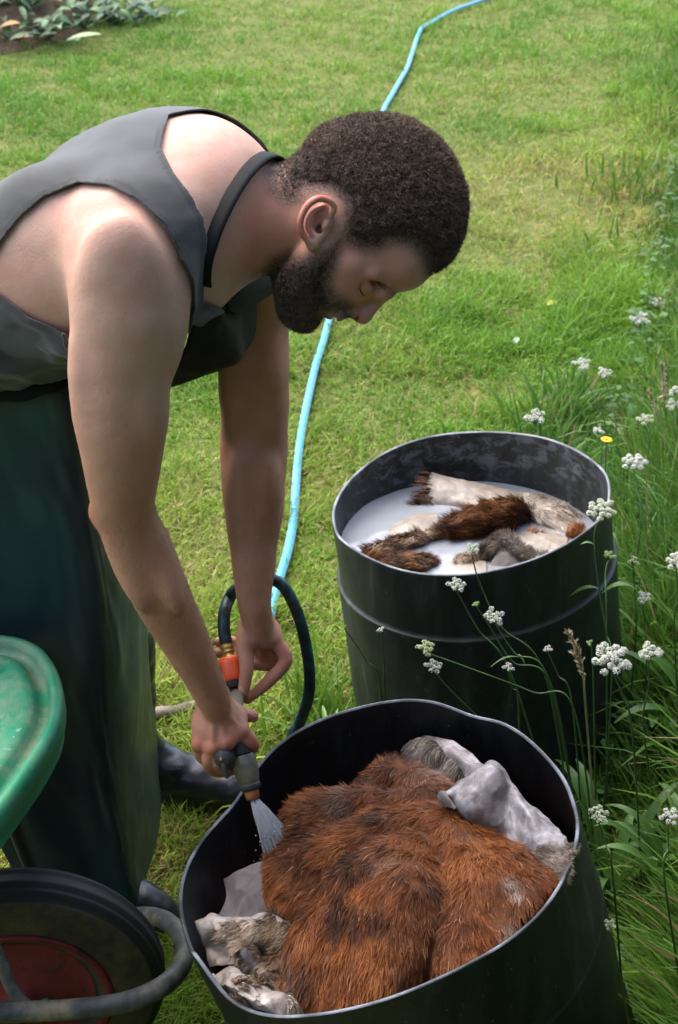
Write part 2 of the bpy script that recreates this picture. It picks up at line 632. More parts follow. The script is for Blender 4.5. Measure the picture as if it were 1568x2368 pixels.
def lawn():
    n = 470000
    px, py = rng.uniform(-420, 2000, n), rng.uniform(-60, 2750, n)
    P = atz(0, 0, 0)[None] * 0
    d = _fw[None] + ((px - CX) / FPX)[:, None] * _rt + ((CY - py) / FPX)[:, None] * _up
    p = CAM_POS + d * (-2.0 / d[:, 2])[:, None]
    p = p[(p[:, 1] < 10.2)]
    p = p[clear_of_barrels(p)]
    edge = verge_x(p[:, 1]) + 0.10 * vnoise(xyz(p[:, :2]), 2.5, 4)
    p = p[p[:, 0] < edge + 0.15]
    bed = np.hypot((p[:, 0] + 2.05) / 0.80, (p[:, 1] - 8.6) / 0.80) + 0.15 * vnoise(xyz(p[:, :2]), 4, 8)
    p = p[bed > 0.92]
    P = xyz(p[:, :2])
    tuft = vnoise(P, 7.0, 31) + 0.6 * vnoise(P, 2.2, 32)
    dry = dryness(P)
    keep = rng.random(len(P)) < np.clip(1.0 - 0.30 * dry + 0.25 * tuft, 0.15, 1)
    P, tuft, dry = P[keep], tuft[keep], dry[keep]
    n = len(P)
    P[:, 2] = gz(P[:, 0], P[:, 1]) - 0.004
    straw = rng.random(n) < dry * 0.62
    L = (0.030 + 0.026 * rng.random(n)) * (1 + 0.75 * np.clip(tuft, -0.5, 1.2)) * np.where(straw, 0.9, 1.0)
    near = smooth01((P[:, 0] - verge_x(P[:, 1]) + 0.5) / 0.5)
    L = L * (1 + 0.8 * near)
    long_ = rng.random(n) < 0.035
    L[long_] *= 1.7
    az = rng.uniform(0, 2 * np.pi, n) + 1.2 * vnoise(P, 3.0, 12)
    lean = np.clip(rng.normal(0.55, 0.28, n), 0.05, 1.25) + np.where(straw, 0.35, 0)
    h = np.column_stack([np.cos(az), np.sin(az), np.zeros(n)])
    z = np.array([0, 0, 1.0])
    D1 = h * np.sin(lean)[:, None] + z * np.cos(lean)[:, None]
    l2 = lean + rng.uniform(0.2, 0.9, n)
    D2 = h * np.sin(l2)[:, None] + z * np.cos(l2)[:, None]
    Wd = rng.uniform(0.0026, 0.0050, n) * np.where(straw, 0.7, 1.0) * (1 + 0.06 * P[:, 1])
    g1, g2 = np.array([0.168, 0.322, 0.024]), np.array([0.098, 0.238, 0.026])
    yel = np.array([0.325, 0.375, 0.055])
    t = np.clip(0.5 + 0.5 * fbm(P, 1.7, 2, 41) + rng.normal(0, 0.25, n), 0, 1)[:, None]
    C = g2 * (1 - t) + g1 * t
    y = np.clip(dry * 1.1 - 0.25 + rng.normal(0, 0.2, n), 0, 1)[:, None]
    C = C * (1 - y) + yel * y
    s = np.array([0.43, 0.34, 0.15]) * rng.uniform(0.55, 1.1, n)[:, None]
    C = np.where(straw[:, None], s, C)
    side = np.cross(D1, h) + 0.6 * rng.normal(size=(n, 3))
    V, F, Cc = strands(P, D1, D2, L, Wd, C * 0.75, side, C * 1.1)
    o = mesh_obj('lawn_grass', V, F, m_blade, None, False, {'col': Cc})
    tag(o, 'short mown lawn grass with straw coloured dry patches', kind='stuff')
lawn()

def tall_grass():
    n = 62000
    y = rng.uniform(0.7, 9.5, n * 3) ** 1.0
    w = 1 / (0.3 + y * 0.25)
    y = y[rng.random(len(y)) < w / w.max()][:n]
    n = len(y)
    x = verge_x(y) - 0.07 + np.abs(rng.normal(0, 0.45, n)) * (0.7 + 0.12 * y)
    p = np.column_stack([x, y])
    p[:, 0] += 0.16 * vnoise(xyz(p), 2.4, 55) + rng.normal(0, 1, n) * 0.02 * y
    p = p[clear_of_barrels(p, 0.012)]
    # a sparse fringe about the barrels' feet
    for bx, by, br in BARRELS:
        a = rng.uniform(-1.2, 0.9, 500)
        q = np.column_stack([bx + np.cos(a) * (br + np.abs(rng.normal(0.03, 0.05, 500))), by + np.sin(a) * (br + np.abs(rng.normal(0.03, 0.05, 500)))])
        p = np.vstack([p, q[clear_of_barrels(q, 0.01)]])
    # tufts of uncut grass left of the barrels and between them
    for tx, ty, tn, ts in ((-0.03, 2.42, 130, 0.05), (0.02, 2.22, 120, 0.07), (-0.02, 2.52, 60, 0.04), (0.12, 2.10, 70, 0.09), (0.33, 2.1, 260, 0.09), (0.24, 2.10, 90, 0.06), (0.42, 1.98, 420, 0.1), (0.5, 1.8, 420, 0.1), (0.55, 2.25, 420, 0.09), (0.44, 2.14, 380, 0.06), (0.36, 2.06, 260, 0.06), (0.58, 2.38, 300, 0.05), (0.60, 2.5, 350, 0.1), (0.50, 1.45, 300, 0.08)):
        q = np.column_stack([rng.normal(tx, ts, tn), rng.normal(ty, ts, tn)])
        p = np.vstack([p, q[clear_of_barrels(q, 0.01)]])
    n = len(p)
    P = xyz(p)
    P[:, 2] = gz(P[:, 0], P[:, 1]) - 0.01
    dist = P[:, 0] - verge_x(P[:, 1])
    H = (0.12 + 0.30 * smooth01((dist + 0.05) / 0.35)) * rng.uniform(0.55, 1.25, n)
    H *= 1 + 0.25 * vnoise(P, 2.0, 66)
    H *= np.interp(P[:, 1], [2.8, 5.0], [1.0, 0.6])
    H[dist < -0.1] *= 1.5
    az = rng.uniform(0, 2 * np.pi, n)
    h = np.column_stack([np.cos(az), np.sin(az), np.zeros(n)])
    lean0 = np.abs(rng.normal(0.24, 0.20, n))
    bend = np.abs(rng.normal(0.6, 0.5, n))
    Wd = rng.uniform(0.003, 0.0085, n) * np.where(rng.random(n) < 0.2, 2.0, 1)
    K = 5
    z = np.array([0, 0, 1.0])
    pts = [P]
    for k in range(K):
        a = lean0 + bend * ((k + 0.5) / K) ** 1.5
        pts.append(pts[-1] + (h * np.sin(a)[:, None] + z * np.cos(a)[:, None]) * (H / K)[:, None])
    side = np.cross(h, z) * 1.0 + 0.5 * rng.normal(size=(n, 3))
    side /= np.linalg.norm(side, axis=1)[:, None]
    rows = []
    prof = [0.75, 1.0, 0.95, 0.8, 0.5]
    for k in range(K):
        rows += [pts[k] - side * (Wd * prof[k] / 2)[:, None], pts[k] + side * (Wd * prof[k] / 2)[:, None]]
    rows.append(pts[K])
    V = np.stack(rows, 1).reshape(-1, 3)
    b = np.arange(n) * (2 * K + 1)
    Q = np.vstack([np.column_stack([b + 2 * k, b + 2 * k + 1, b + 2 * k + 3, b + 2 * k + 2]) for k in range(K - 1)])
    T = np.column_stack([b + 2 * K - 2, b + 2 * K - 1, b + 2 * K])
    t = np.clip(0.5 + 0.4 * fbm(P, 2.1, 2, 71) + rng.normal(0, 0.22, n), 0, 1)[:, None]
    C = np.array([0.038, 0.108, 0.018]) * (1 - t) + np.array([0.105, 0.205, 0.024]) * t
    dead = rng.random(n) < 0.05
    C[dead] = np.array([0.27, 0.22, 0.10]) * rng.uniform(0.6, 1.1, dead.sum())[:, None]
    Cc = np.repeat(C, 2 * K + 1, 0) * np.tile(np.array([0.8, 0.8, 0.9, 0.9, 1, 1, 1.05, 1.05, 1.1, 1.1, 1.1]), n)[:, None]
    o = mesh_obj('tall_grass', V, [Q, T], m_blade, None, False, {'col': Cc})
    tag(o, 'tall dark green uncut grass along the lawn edge beside the barrels', kind='stuff')
tall_grass()

def herbs():
    """low clover and herb leaves in the verge"""
    n = 9000
    y = rng.uniform(0.8, 7.0, n)
    x = verge_x(y) - 0.02 + np.abs(rng.normal(0, 0.4, n)) * (0.8 + .1 * y)
    p = np.column_stack([x, y])
    keep = clear_of_barrels(p, 0.02) & (vnoise(xyz(p), 3.2, 91) + 0.4 * rng.normal(size=n) > -0.1)
    P = xyz(p[keep]); n = len(P)
    P[:, 2] = gz(P[:, 0], P[:, 1]) + rng.uniform(0.01, 0.17, n) ** 1.2
    a = rng.uniform(0, 2 * np.pi, n)
    h = np.column_stack([np.cos(a), np.sin(a), rng.uniform(-.2, .6, n)])
    h /= np.linalg.norm(h, axis=1)[:, None]
    s = np.cross(h, [0, 0, 1.0]); s /= np.linalg.norm(s, axis=1)[:, None]
    L = rng.uniform(.018, .045, n)[:, None]; W = L * rng.uniform(.22, .42, n)[:, None]
    dz = np.array([0, 0, 1.0])
    V = np.stack([P, P + h * L * .35 + s * W + dz * W * .3, P + h * L * .4, P + h * L * .35 - s * W + dz * W * .3, P + h * L * .75 + s * W * .8 - dz * L * .05, P + h * L * .75 - s * W * .8 - dz * L * .05, P + h * L - dz * L * .15], 1).reshape(-1, 3)
    b = np.arange(n) * 7
    T = np.vstack([np.column_stack([b + i, b + j, b + k]) for i, j, k in ((0, 2, 1), (0, 3, 2), (1, 2, 4), (2, 3, 5), (2, 5, 4), (4, 5, 6))])
    C = np.array([0.045, 0.120, 0.024]) * rng.uniform(.6, 1.5, n)[:, None]
    o = mesh_obj('verge_herbs', V, [T], m_blade, None, False, {'col': np.repeat(C, 7, 0)})
    tag(o, 'low herb and clover leaves under the tall grass of the verge', kind='stuff')
herbs()
# ------------------------------------------------------------------ barrels
def barrel_material(name, base, inner_stain):
    m, nt, b = mat(name, base, 0.42, 0.32)
    tc = nt.nodes.new('ShaderNodeTexCoord').outputs['Object']
    mp = N(nt, 'ShaderNodeMapping'); mp.inputs['Scale'].default_value = (1, 1, 0.22)
    nt.links.new(tc, mp.inputs['Vector'])
    streak = noise(nt, 26, 6, 0.65, mp.outputs[0])
    spots = noise(nt, 120, 3, 0.5)
    big = noise(nt, 5, 4, 0.6)
    c1 = ramp(nt, streak, [(0.42, base), (0.60, tuple(x * 2.0 for x in base)), (0.74, tuple(x * 4.5 for x in base))])
    c2 = mix(nt, ramp(nt, spots, [(0.68, (0, 0, 0)), (0.74, (0.55, 0.55, 0.55))]), c1, (0.12, 0.12, 0.12))
    mp2 = N(nt, 'ShaderNodeMapping'); mp2.inputs['Scale'].default_value = (1, 1, 1.5)
    nt.links.new(tc, mp2.inputs['Vector'])
    a = attr(nt, 'stain')
    n1 = noise(nt, 26, 8, 0.75, mp2.outputs[0], dist=0.5)
    md = N(nt, 'ShaderNodeMath', operation='MULTIPLY'); nt.links.new(a.outputs['Fac'], md.inputs[0])
    nt.links.new(ramp(nt, n1, [(0.50, (0, 0, 0)), (0.60, (0.8, 0.8, 0.8))]), md.inputs[1])
    c3 = mix(nt, md.outputs[0], c2, (0.12, 0.132, 0.152))
    w = attr(nt, 'worn')
    n2 = noise(nt, 45, 4, 0.6)
    mw = N(nt, 'ShaderNodeMath', operation='MULTIPLY'); nt.links.new(w.outputs['Fac'], mw.inputs[0])
    nt.links.new(ramp(nt, n2, [(0.3, (0.45, 0.45, 0.45)), (0.6, (1, 1, 1))]), mw.inputs[1])
    c4 = mix(nt, mw.outputs[0], c3, (0.20, 0.225, 0.265))
    nt.links.new(c4, b.inputs['Base Color'])
    rr = ramp(nt, big, [(0.3, (0.32,) * 3), (0.7, (0.55,) * 3)])
    nt.links.new(rr, b.inputs['Roughness'])
    bump(nt, b, streak, 0.35, 0.003)
    return m

def rim_heights(pts, c, Nx, R, n):
    """height of a hand-cut rim round the barrel, from places seen along it"""
    a = unit(np.cross([0, 1, 0], Nx)); bb = np.cross(Nx, a)
    th, hh = [], []
    for px, py, back in pts:
        d = unit(_fw + (px - CX) / FPX * _rt + (CY - py) / FPX * _up)
        o = CAM_POS - c
        dp, op = d - Nx * (d @ Nx), o - Nx * (o @ Nx)
        A, B, C = dp @ dp, dp @ op, op @ op - R * R
        D = B * B - A * C
        t = (-B + (1 if back else -1) * math.sqrt(max(D, 0))) / A
        q = o + d * t
        th.append(math.atan2(q @ bb, q @ a)); hh.append(q @ Nx)
    o = np.argsort(th)
    th, hh = np.array(th)[o], np.array(hh)[o]
    g = np.linspace(-np.pi, np.pi, n, endpoint=False)
    h = np.interp(g, np.concatenate([th - 2 * np.pi, th, th + 2 * np.pi]), np.tile(hh, 3))
    k = np.array([1, 4, 6, 4, 1.0]); k /= k.sum()
    for _ in range(3): h = sum(k[i] * np.roll(h, i - 2) for i in range(5))
    return g, h, a, bb

def make_barrel(name, label, c, nrm, R, pts, depth, ridge, mater, stain_fn, thick=0.006, step=0.005, worn=(0.5, 1), flare=0.0):
    Nx = unit([nrm[0], nrm[1], 1.0])
    c = np.asarray(c, float)
    n = 144
    g, h, a, bb = rim_heights(pts, c, Nx, R, n)
    ring = np.cos(g)[:, None] * a + np.sin(g)[:, None] * bb
    base = c - Nx * depth
    root = empty(name, base, label, 'barrel')
    wob = 1 + 0.006 * np.sin(2 * g + 1) + 0.004 * np.sin(3 * g)
    def rows(prof):
        # prof rows: (radius, height, follow-the-rim 0..1)
        V = []
        for r, z, fo in prof:
            V.append(c + ring * (r * wob)[:, None] + Nx * (z + h * fo)[:, None])
        return np.concatenate(V)
    t = thick
    outer = [(R + 0.007 - flare, -depth, 0), (R + 0.008 - flare * .7, -depth * 0.7, 0), (R + 0.006 - flare * .3, -ridge - 0.1, 0.0), (R + step, -ridge - 0.022, 0.28), (R + step, -ridge - 0.008, 0.3), (R + step + 0.0006, -ridge - 0.0025, 0.35),
             (R + step * 0.8, -ridge - 0.0005, 0.35), (R + 0.0004, -ridge + 0.0015, 0.35), (R, -ridge + 0.008, 0.37), (R, -ridge * 0.5, 0.6), (R, -0.012, 1), (R, -0.004, 1), (R - 0.0006, -0.001, 1)]
    top = [(R - 0.0008, -0.001, 1), (R - t * 0.3, 0.0006, 1), (R - t * 0.7, 0.0006, 1), (R - t, -0.0012, 1)]
    inner = [(R - t, -0.0012, 1), (R - t, -0.02, 1), (R - t, -0.06, 0.8), (R - t, -0.10, 0.6), (R - t, -0.15, 0.4), (R - t, -0.22, 0.2), (R - t, -depth + 0.02, 0), (0.02, -depth + 0.02, 0)]
    def part(nm, prof, worn, stain):
        V = rows(prof)
        q = V - c
        W = np.repeat(np.asarray(worn, float), n)
        W = W * np.clip(0.55 + 1.1 * vnoise(V, 30, 5), 0.12, 1) * worn[1]
        st = stain_fn(np.arctan2(q @ bb, q @ a), q @ Nx) * stain
        return mesh_obj(nm, V, grid_faces(len(prof), n, wrap=True), mater, root, True, {'worn': W, 'stain': st})
    part('wall', outer + inner[:0], [0.0] * 4 + [0.0, worn[0], worn[0], 0.0, 0, 0, 0, 0.0, 0.3], 0.12)
    part('rim', top, [0.8, 1, 1, 0.8], 0)
    part('inner_wall', inner, [0.6, 0.1] + [0] * 6, 1.0)
    return root, Nx, a, bb

m_barrel_rear = barrel_material('black_plastic_chalky', (0.014, 0.017, 0.017), True)
m_barrel_front = barrel_material('black_plastic_wet', (0.0065, 0.008, 0.009), True)

_fp = [(413, 2100, 1), (418, 2040, 1), (438, 1985, 1), (480, 1922, 1), (520, 1880, 1), (548, 1850, 1), (565, 1815, 1), (590, 1772, 1), (630, 1725, 1), (700, 1677, 1), (750, 1655, 1), (800, 1638, 1),
       (870, 1621, 1), (950, 1612, 1), (1010, 1618, 1), (1050, 1632, 1), (1085, 1655, 1), (1115, 1661, 1), (1150, 1662, 1), (1200, 1690, 1), (1245, 1730, 1), (1285, 1775, 1), (1318, 1825, 1), (1336, 1875, 1),
       (1338, 1935, 0), (1322, 2000, 0), (1282, 2080, 0), (1200, 2165, 0), (1120, 2215, 0), (1050, 2250, 0), (980, 2282, 0), (900, 2312, 0), (800, 2338, 0), (700, 2352, 0), (620, 2353, 0), (560, 2335, 0), (500, 2292, 0), (450, 2230, 0), (422, 2160, 0)]
_rp = [(768, 1205, 1), (775, 1160, 1), (800, 1118, 1), (850, 1070, 1), (900, 1038, 1), (950, 1018, 1), (1000, 1005, 1), (1090, 996, 1), (1200, 1001, 1), (1240, 1006, 1), (1300, 1025, 1), (1370, 1065, 1), (1405, 1100, 1), (1417, 1130, 1),
       (1412, 1165, 0), (1390, 1200, 0), (1340, 1243, 0), (1250, 1290, 0), (1150, 1320, 0), (1050, 1332, 0), (950, 1325, 0), (850, 1290, 0), (800, 1258, 0), (774, 1230, 0)]

def _stain_rear(th, z):
    s = smooth01((np.sin(th) - 0.15) / 0.4) * smooth01((z + 0.105) / 0.02) * smooth01((0.012 - z) / 0.01)
    return 0.25 + 0.75 * s
def _stain_front(th, z): return 0.0 * th + 0.03

C_F, N_F, R_F = np.array([0.044, 1.539, 0.548]), (-0.30, -0.037), 0.28
C_R, N_R, R_R = np.array([0.244, 2.447, 0.562]), (-0.127, 0.005), 0.26
barrel_rear, NR, aR, bR = make_barrel('barrel', 'chalky black plastic barrel of milky liquid and soaking hides beside the flowers', C_R, N_R, R_R, _rp, 0.56, 0.137, m_barrel_rear, _stain_rear, 0.006, 0.006, (1.0, 0.72))
barrel_front, NF, aF, bF = make_barrel('barrel', 'wet black plastic barrel with wavy rim holding the ginger hide under the water jet', C_F, N_F, R_F, _fp, 0.53, 0.17, m_barrel_front, _stain_front, 0.006, 0.0014, (0.14, 0.6), 0.022)
barrel_rear['group'] = barrel_front['group'] = 'cut off black plastic barrels'

# a ragged hole through the front barrel's near wall
P = atz(1015, 2318, .43)
_n = P - C_F; _ax = unit([N_F[0], N_F[1], 1.0]); _n = _n - _ax * (_n @ _ax)
P = C_F + _ax * ((P - C_F) @ _ax) + unit(_n) * (R_F + 0.0015)
V, F = lathe([(.0085, -.001), (.0078, .0016), (.0060, .0018), (.0050, .0004), (.0001, -.0015)], P, unit(_n), 22)
V = V + 0.0012 * np.column_stack([vnoise(V, 160, 1), vnoise(V, 160, 2), vnoise(V, 160, 3)])
_m, _t, _b = mat('scuffed_grey', (0.10, 0.11, 0.12), 0.6, 0.3)
mesh_obj('dent_hole', V, [F], _m, barrel_front)
# ------------------------------------------------------------------ the person: one melted body surface
def local_frame(px, py, Y):
    c = at(px, py, Y)
    t = unit(CAM_POS - c)
    r = unit(_rt - t * (_rt @ t))
    u = np.cross(t, r)
    s = mpp(c)
    def f(x, y, w=0.0): return c + r * ((x - px) * s) + u * ((py - y) * s) + t * w
    return f, r, u, t, s

HD, hr, hu, ht, hs = local_frame(860, 500, 1.85)      # head: x, y in frame pixels, w metres out of its middle plane
HF = hr * 0.45 - hu * 0.893                           # where the face points
HU = hr * 0.893 + hu * 0.45                           # where the crown points
HA = (HF, HU, ht)
RH, _, _, rt_, rs = local_frame(520, 1680, 1.69)      # right hand
LH, _, _, lt_, ls = local_frame(600, 1510, 1.93)      # left hand

W0, N0 = at(40, 700, 1.97), at(500, 440, 1.86)
SP = unit(N0 - W0)
LT = np.array([0.33, 0.94, 0.0]); LT = unit(LT - SP * (LT @ SP))
AP = unit(np.cross(SP, LT))
TA = (SP, AP, LT)
MIDP = at(330, 530, 1.865)

def mirror(P):
    d = (P - MIDP) @ LT
    return P - 2 * d[:, None] * LT

def torso(f):
    f.ell(at(295, 550, 1.875), (0.21, 0.135, 0.180), TA, 0.03)
    f.ell(at(85, 660, 1.945), (0.21, 0.110, 0.168), TA, 0.05)
    f.ell(at(-90, 830, 2.00), (0.14, 0.13, 0.14), None, 0.06)
    f.ell(at(408, 450, 1.865), (0.085, 0.078, 0.135), TA, 0.06)           # upper back
    f.ell(at(395, 620, 1.80), (0.10, 0.075, 0.085), TA, 0.04)            # chest, near half
    f.ell(at(440, 610, 1.97), (0.10, 0.07, 0.085), TA, 0.04)
    f.ell(at(120, 590, 1.79), (0.15, 0.10, 0.06), TA, 0.05)              # flank
    f.cone(at(500, 455, 1.85), at(350, 530, 1.72), 0.048, 0.044, 0.08)    # trapezius to shoulder
    f.cone(at(520, 440, 1.87), at(560, 480, 2.02), 0.05, 0.05, 0.05)
    f.limb([HD(705, 480), HD(640, 500), HD(585, 515), at(505, 525, 1.862)], [0.060, 0.0615, 0.064, 0.075], 0.035, None)
    f.cone(HD(725, 515, 0.045), at(520, 640, 1.83), 0.017, 0.015, 0.03)  # neck cord

ARM_N = [(300, 545, 1.715, .060), (302, 620, 1.690, .070), (300, 700, 1.672, .0715), (298, 765, 1.665, .0685), (285, 850, 1.66, .061), (279, 920, 1.655, .0575), (280, 1000, 1.652, .0545), (283, 1080, 1.653, .0478),
         (284, 1150, 1.656, .0415), (296, 1205, 1.66, .0385), (326, 1280, 1.662, .0385), (360, 1350, 1.665, .039), (395, 1420, 1.667, .0362), (438, 1500, 1.672, .0312), (468, 1560, 1.676, .0270), (484, 1594, 1.678, .0250), (496, 1625, 1.681, .0225), (505, 1655, 1.684, .017)]
ARM_F = [(560, 560, 2.03, .058), (585, 640, 2.045, .052), (597, 720, 2.05, .0455), (594, 810, 2.05, .0465), (589, 900, 2.045, .0475), (587, 970, 2.04, .049), (585, 1040, 2.035, .050), (586, 1120, 2.02, .0475), (586, 1200, 2.0, .041), (587, 1290, 1.975, .0346), (587, 1370, 1.95, .0280), (590, 1405, 1.941, .0255), (598, 1440, 1.938, .0225), (606, 1470, 1.936, .017)]

def arms(f):
    f.limb([at(*a[:3]) for a in ARM_N], [a[3] for a in ARM_N], 0.045)
    f.ell(at(300, 525, 1.735), (0.060, 0.040, 0.055), TA, 0.09)
    f.ell(at(232, 1185, 1.668), (0.014, 0.014, 0.022), None, 0.02)                       # elbow point
    f.ell(at(285, 655, 1.640), (0.052, 0.036, 0.085), None, 0.025)                       # deltoid
    f.ell(at(218, 900, 1.640), (0.030, 0.030, 0.095), None, 0.014)                       # triceps
    f.ell(at(335, 930, 1.632), (0.029, 0.028, 0.075), None, 0.014)                       # biceps
    fa = unit(at(468, 1560, 1.676) - at(300, 1220, 1.66)); fs_ = unit(np.cross(fa, ht))
    f.ell(at(378, 1310, 1.650), (0.060, 0.019, 0.024), (fa, fs_, ht), 0.022)             # forearm
    f.ell(at(300, 1300, 1.652), (0.060, 0.020, 0.022), (fa, fs_, ht), 0.022)
    f.limb([at(400, 1450, 1.645), at(440, 1530, 1.652), at(478, 1600, 1.655)], [.006, .0055, .004], 0.012)
    f.ell(at(545, 880, 2.01), (0.024, 0.03, 0.085), None, 0.03)
    f.ell(at(625, 900, 2.015), (0.022, 0.03, 0.08), None, 0.03)
    f.ell(at(560, 1130, 1.985), (0.018, 0.024, 0.065), None, 0.03)
    f.ell(at(615, 1130, 1.99), (0.020, 0.024, 0.06), None, 0.03)
    f.limb([at(*a[:3]) for a in ARM_F], [a[3] for a in ARM_F], 0.045)
    f.ell(at(640, 1040, 2.03), (0.012, 0.02, 0.035), None, 0.02)

def head(f, ears=True):
    f.ell(HD(874, 476), (0.104, 0.099, 0.076), HA, 0.0)
    f.ell(HD(790, 398), (0.050, 0.050, 0.056), HA, 0.03)
    f.ell(HD(775, 505), (0.072, 0.056, 0.069), HA, 0.03)
    f.ell(HD(930, 604), (0.036, 0.036, 0.054), HA, 0.03)
    f.ell(HD(795, 618), (0.054, 0.060, 0.058), HA, 0.02)
    f.ell(HD(722, 640), (0.05, 0.05, 0.05), HA, 0.02)
    f.cone(HD(890, 667, .022), HD(890, 667, -.022), .0125, .0125, 0.014)                # brow
    for s in (1, -1):
        f.cone(HD(884, 660, s * .018), HD(864, 628, s * .048), .0095, .008, 0.026)
        f.limb([HD(742, 570, s * .056), HD(690, 640, s * .05), HD(690, 705, s * .024)], [.02, .02, .02], 0.02)
        f.ell(HD(812, 606, s * .046), (.018, .022, .018), HA, 0.02)                      # cheekbone
        f.ell(HD(854, 663, s * .041), (.0105, .0135, .0165), HA, 0.013, 'sub')             # eye socket
    f.ell(HD(700, 712), (.026, .022, .026), HA, 0.02)
    f.cone(HD(884, 684), HD(846, 722), .0080, .0105, 0.010)                              # nose
    f.ell(HD(839, 727), (.0120, .0115, .0120), HA, 0.008)
    f.cone(HD(820, 714), HD(800, 716), .011, .010, 0.012)
    for s in (1, -1):
        f.ell(HD(814, 713, s * .0130), (.0120, .0100, .0065), HA, 0.004)
        f.ell(HD(824, 731, s * .007), (.0035, .0060, .0036), HA, 0.003, 'sub')
        f.ell(HD(843, 658, s * .0305), (.0108, .0120, .0125), HA, 0.006)                  # closed lid over the eyeball
        f.limb([HD(862, 672, s * .020), HD(857, 662, s * .036), HD(846, 644, s * .046)], [.0035, .0040, .0030], 0.008)      # upper lid fold
    f.cone(HD(786, 723, .018), HD(786, 723, -.018), .0075, .0075, 0.008)                 # lips
    f.ell(HD(784, 729), (.0075, .006, .012), HA, 0.005)
    f.cone(HD(764, 722, .016), HD(764, 722, -.016), .0075, .0075, 0.007)
    f.cone(HD(775, 734, .022), HD(775, 734, -.022), .0022, .0022, 0.004, op='sub')
    for s in (1, -1) if ears else ():                                                   # ears
        e = lambda x, y, w: HD(742 + .88 * (x - 742), 516 + .88 * (y - 516), s * w)
        up2 = unit(HD(757, 460) - HD(722, 565)); ac = np.cross(ht, up2)
        f.ell(e(738, 512, .078), (.028, .0185, .007), (up2, ac, ht), 0.010)
        f.limb([e(770, 500, .080), e(781, 482, .083), e(776, 465, .086), e(760, 456, .089), e(741, 455, .092), e(720, 467, .095), e(705, 487, .096), e(697, 511, .096), e(699, 535, .093), e(709, 551, .089), e(718, 560, .086)],
               [.0030, .0038, .0040, .0042, .0043, .0044, .0044, .0043, .0040, .0038, .004], 0.003)
        f.ell(e(729, 560, .082), (.0115, .0085, .006), (up2, ac, ht), 0.006)
        f.limb([e(752, 474, .084), e(733, 484, .089), e(719, 503, .0905), e(716, 525, .090), e(726, 544, .087)], [.0028, .0034, .0036, .0034, .003], 0.004)
        f.ell(e(743, 518, .0925), (.0140, .0085, .0125), (up2, ac, ht), 0.003, 'sub')
        f.ell(e(744, 530, .080), (.006, .005, .012), (up2, ac, ht), 0.003, 'sub')
        f.ell(e(759, 521, .081), (.0065, .0045, .006), (up2, ac, ht), 0.004)

def finger(f, H, pts, r, k=0.005):
    f.limb([H(*p) for p in pts], r, k, n=(len(pts) - 1) * 4 + 1)

def hands(f):
    # right hand, closed round the spray gun
    for kx, ky, kw in ((556, 1690, .008), (526, 1713, .013), (494, 1726, .010), (463, 1718, .0)):
        f.cone(RH(490, 1606, 0), RH(kx, ky, kw), .017, .0118, 0.022)
        f.ell(RH(kx, ky, kw + .003), .0112, None, 0.006)
    f.ell(RH(508, 1662, -.010), (.040, .040, .018), None, 0.02)
    finger(f, RH, [(556, 1690, .008), (580, 1716, -.004), (582, 1730, -.030), (560, 1735, -.048)], [.0112, .0106, .0098, .008])
    finger(f, RH, [(526, 1713, .012), (507, 1760, .000), (530, 1778, -.030), (578, 1764, -.036)], [.0112, .0106, .0095, .0078])
    finger(f, RH, [(494, 1726, .010), (484, 1764, -.006), (508, 1785, -.034), (556, 1776, -.044)], [.0108, .0100, .009, .0075])
    finger(f, RH, [(463, 1718, .0), (466, 1748, -.015), (492, 1766, -.038), (530, 1765, -.048)], [.0095, .0088, .008, .0066])
    finger(f, RH, [(495, 1612, -.018), (532, 1640, -.030), (560, 1652, -.032), (584, 1656, -.028)], [.016, .0135, .0115, .009], 0.010)
    for kx, ky, kw in ((556, 1690, .008), (526, 1713, .013), (494, 1726, .010)):
        f.limb([RH(492, 1612, .014), RH(.5 * (492 + kx), .5 * (1612 + ky), .5 * (.014 + kw) + .0155), RH(kx, ky, kw + .0095)], [.0030, .0034, .0030], 0.007)
        f.ell(RH(kx, ky, kw + .007), .0078, None, 0.005)
    # left hand, pinching the hose connector
    for kx, ky, kw in ((636, 1482, .002), (622, 1478, -.018), (606, 1474, -.030), (590, 1470, -.036)):
        f.cone(LH(592, 1420, -.002), LH(kx, ky, kw), .017, .0118, 0.022)
    f.ell(LH(605, 1462, -.008), (.030, .034, .018), None, 0.02)
    finger(f, LH, [(636, 1482, .002), (660, 1527, .002), (618, 1578, .006), (572, 1616, .012)], [.0125, .0115, .0100, .0078])
    finger(f, LH, [(622, 1480, -.018), (632, 1535, -.030), (560, 1530, -.050), (502, 1508, -.030)], [.0115, .0105, .0095, .0078])
    finger(f, LH, [(606, 1474, -.030), (606, 1520, -.045), (540, 1505, -.055), (503, 1484, -.034)], [.011, .010, .009, .0075])
    finger(f, LH, [(590, 1470, -.036), (585, 1500, -.052), (535, 1480, -.055)], [.010, .009, .0075])
    finger(f, LH, [(580, 1432, .012), (566, 1490, .020), (571, 1545, .028), (563, 1602, .026)], [.017, .0145, .0110, .0088], 0.010)
    f.ell(LH(585, 1470, .010), (.018, .026, .016), None, 0.014)

def everything(f):
    torso(f); arms(f); head(f); hands(f)

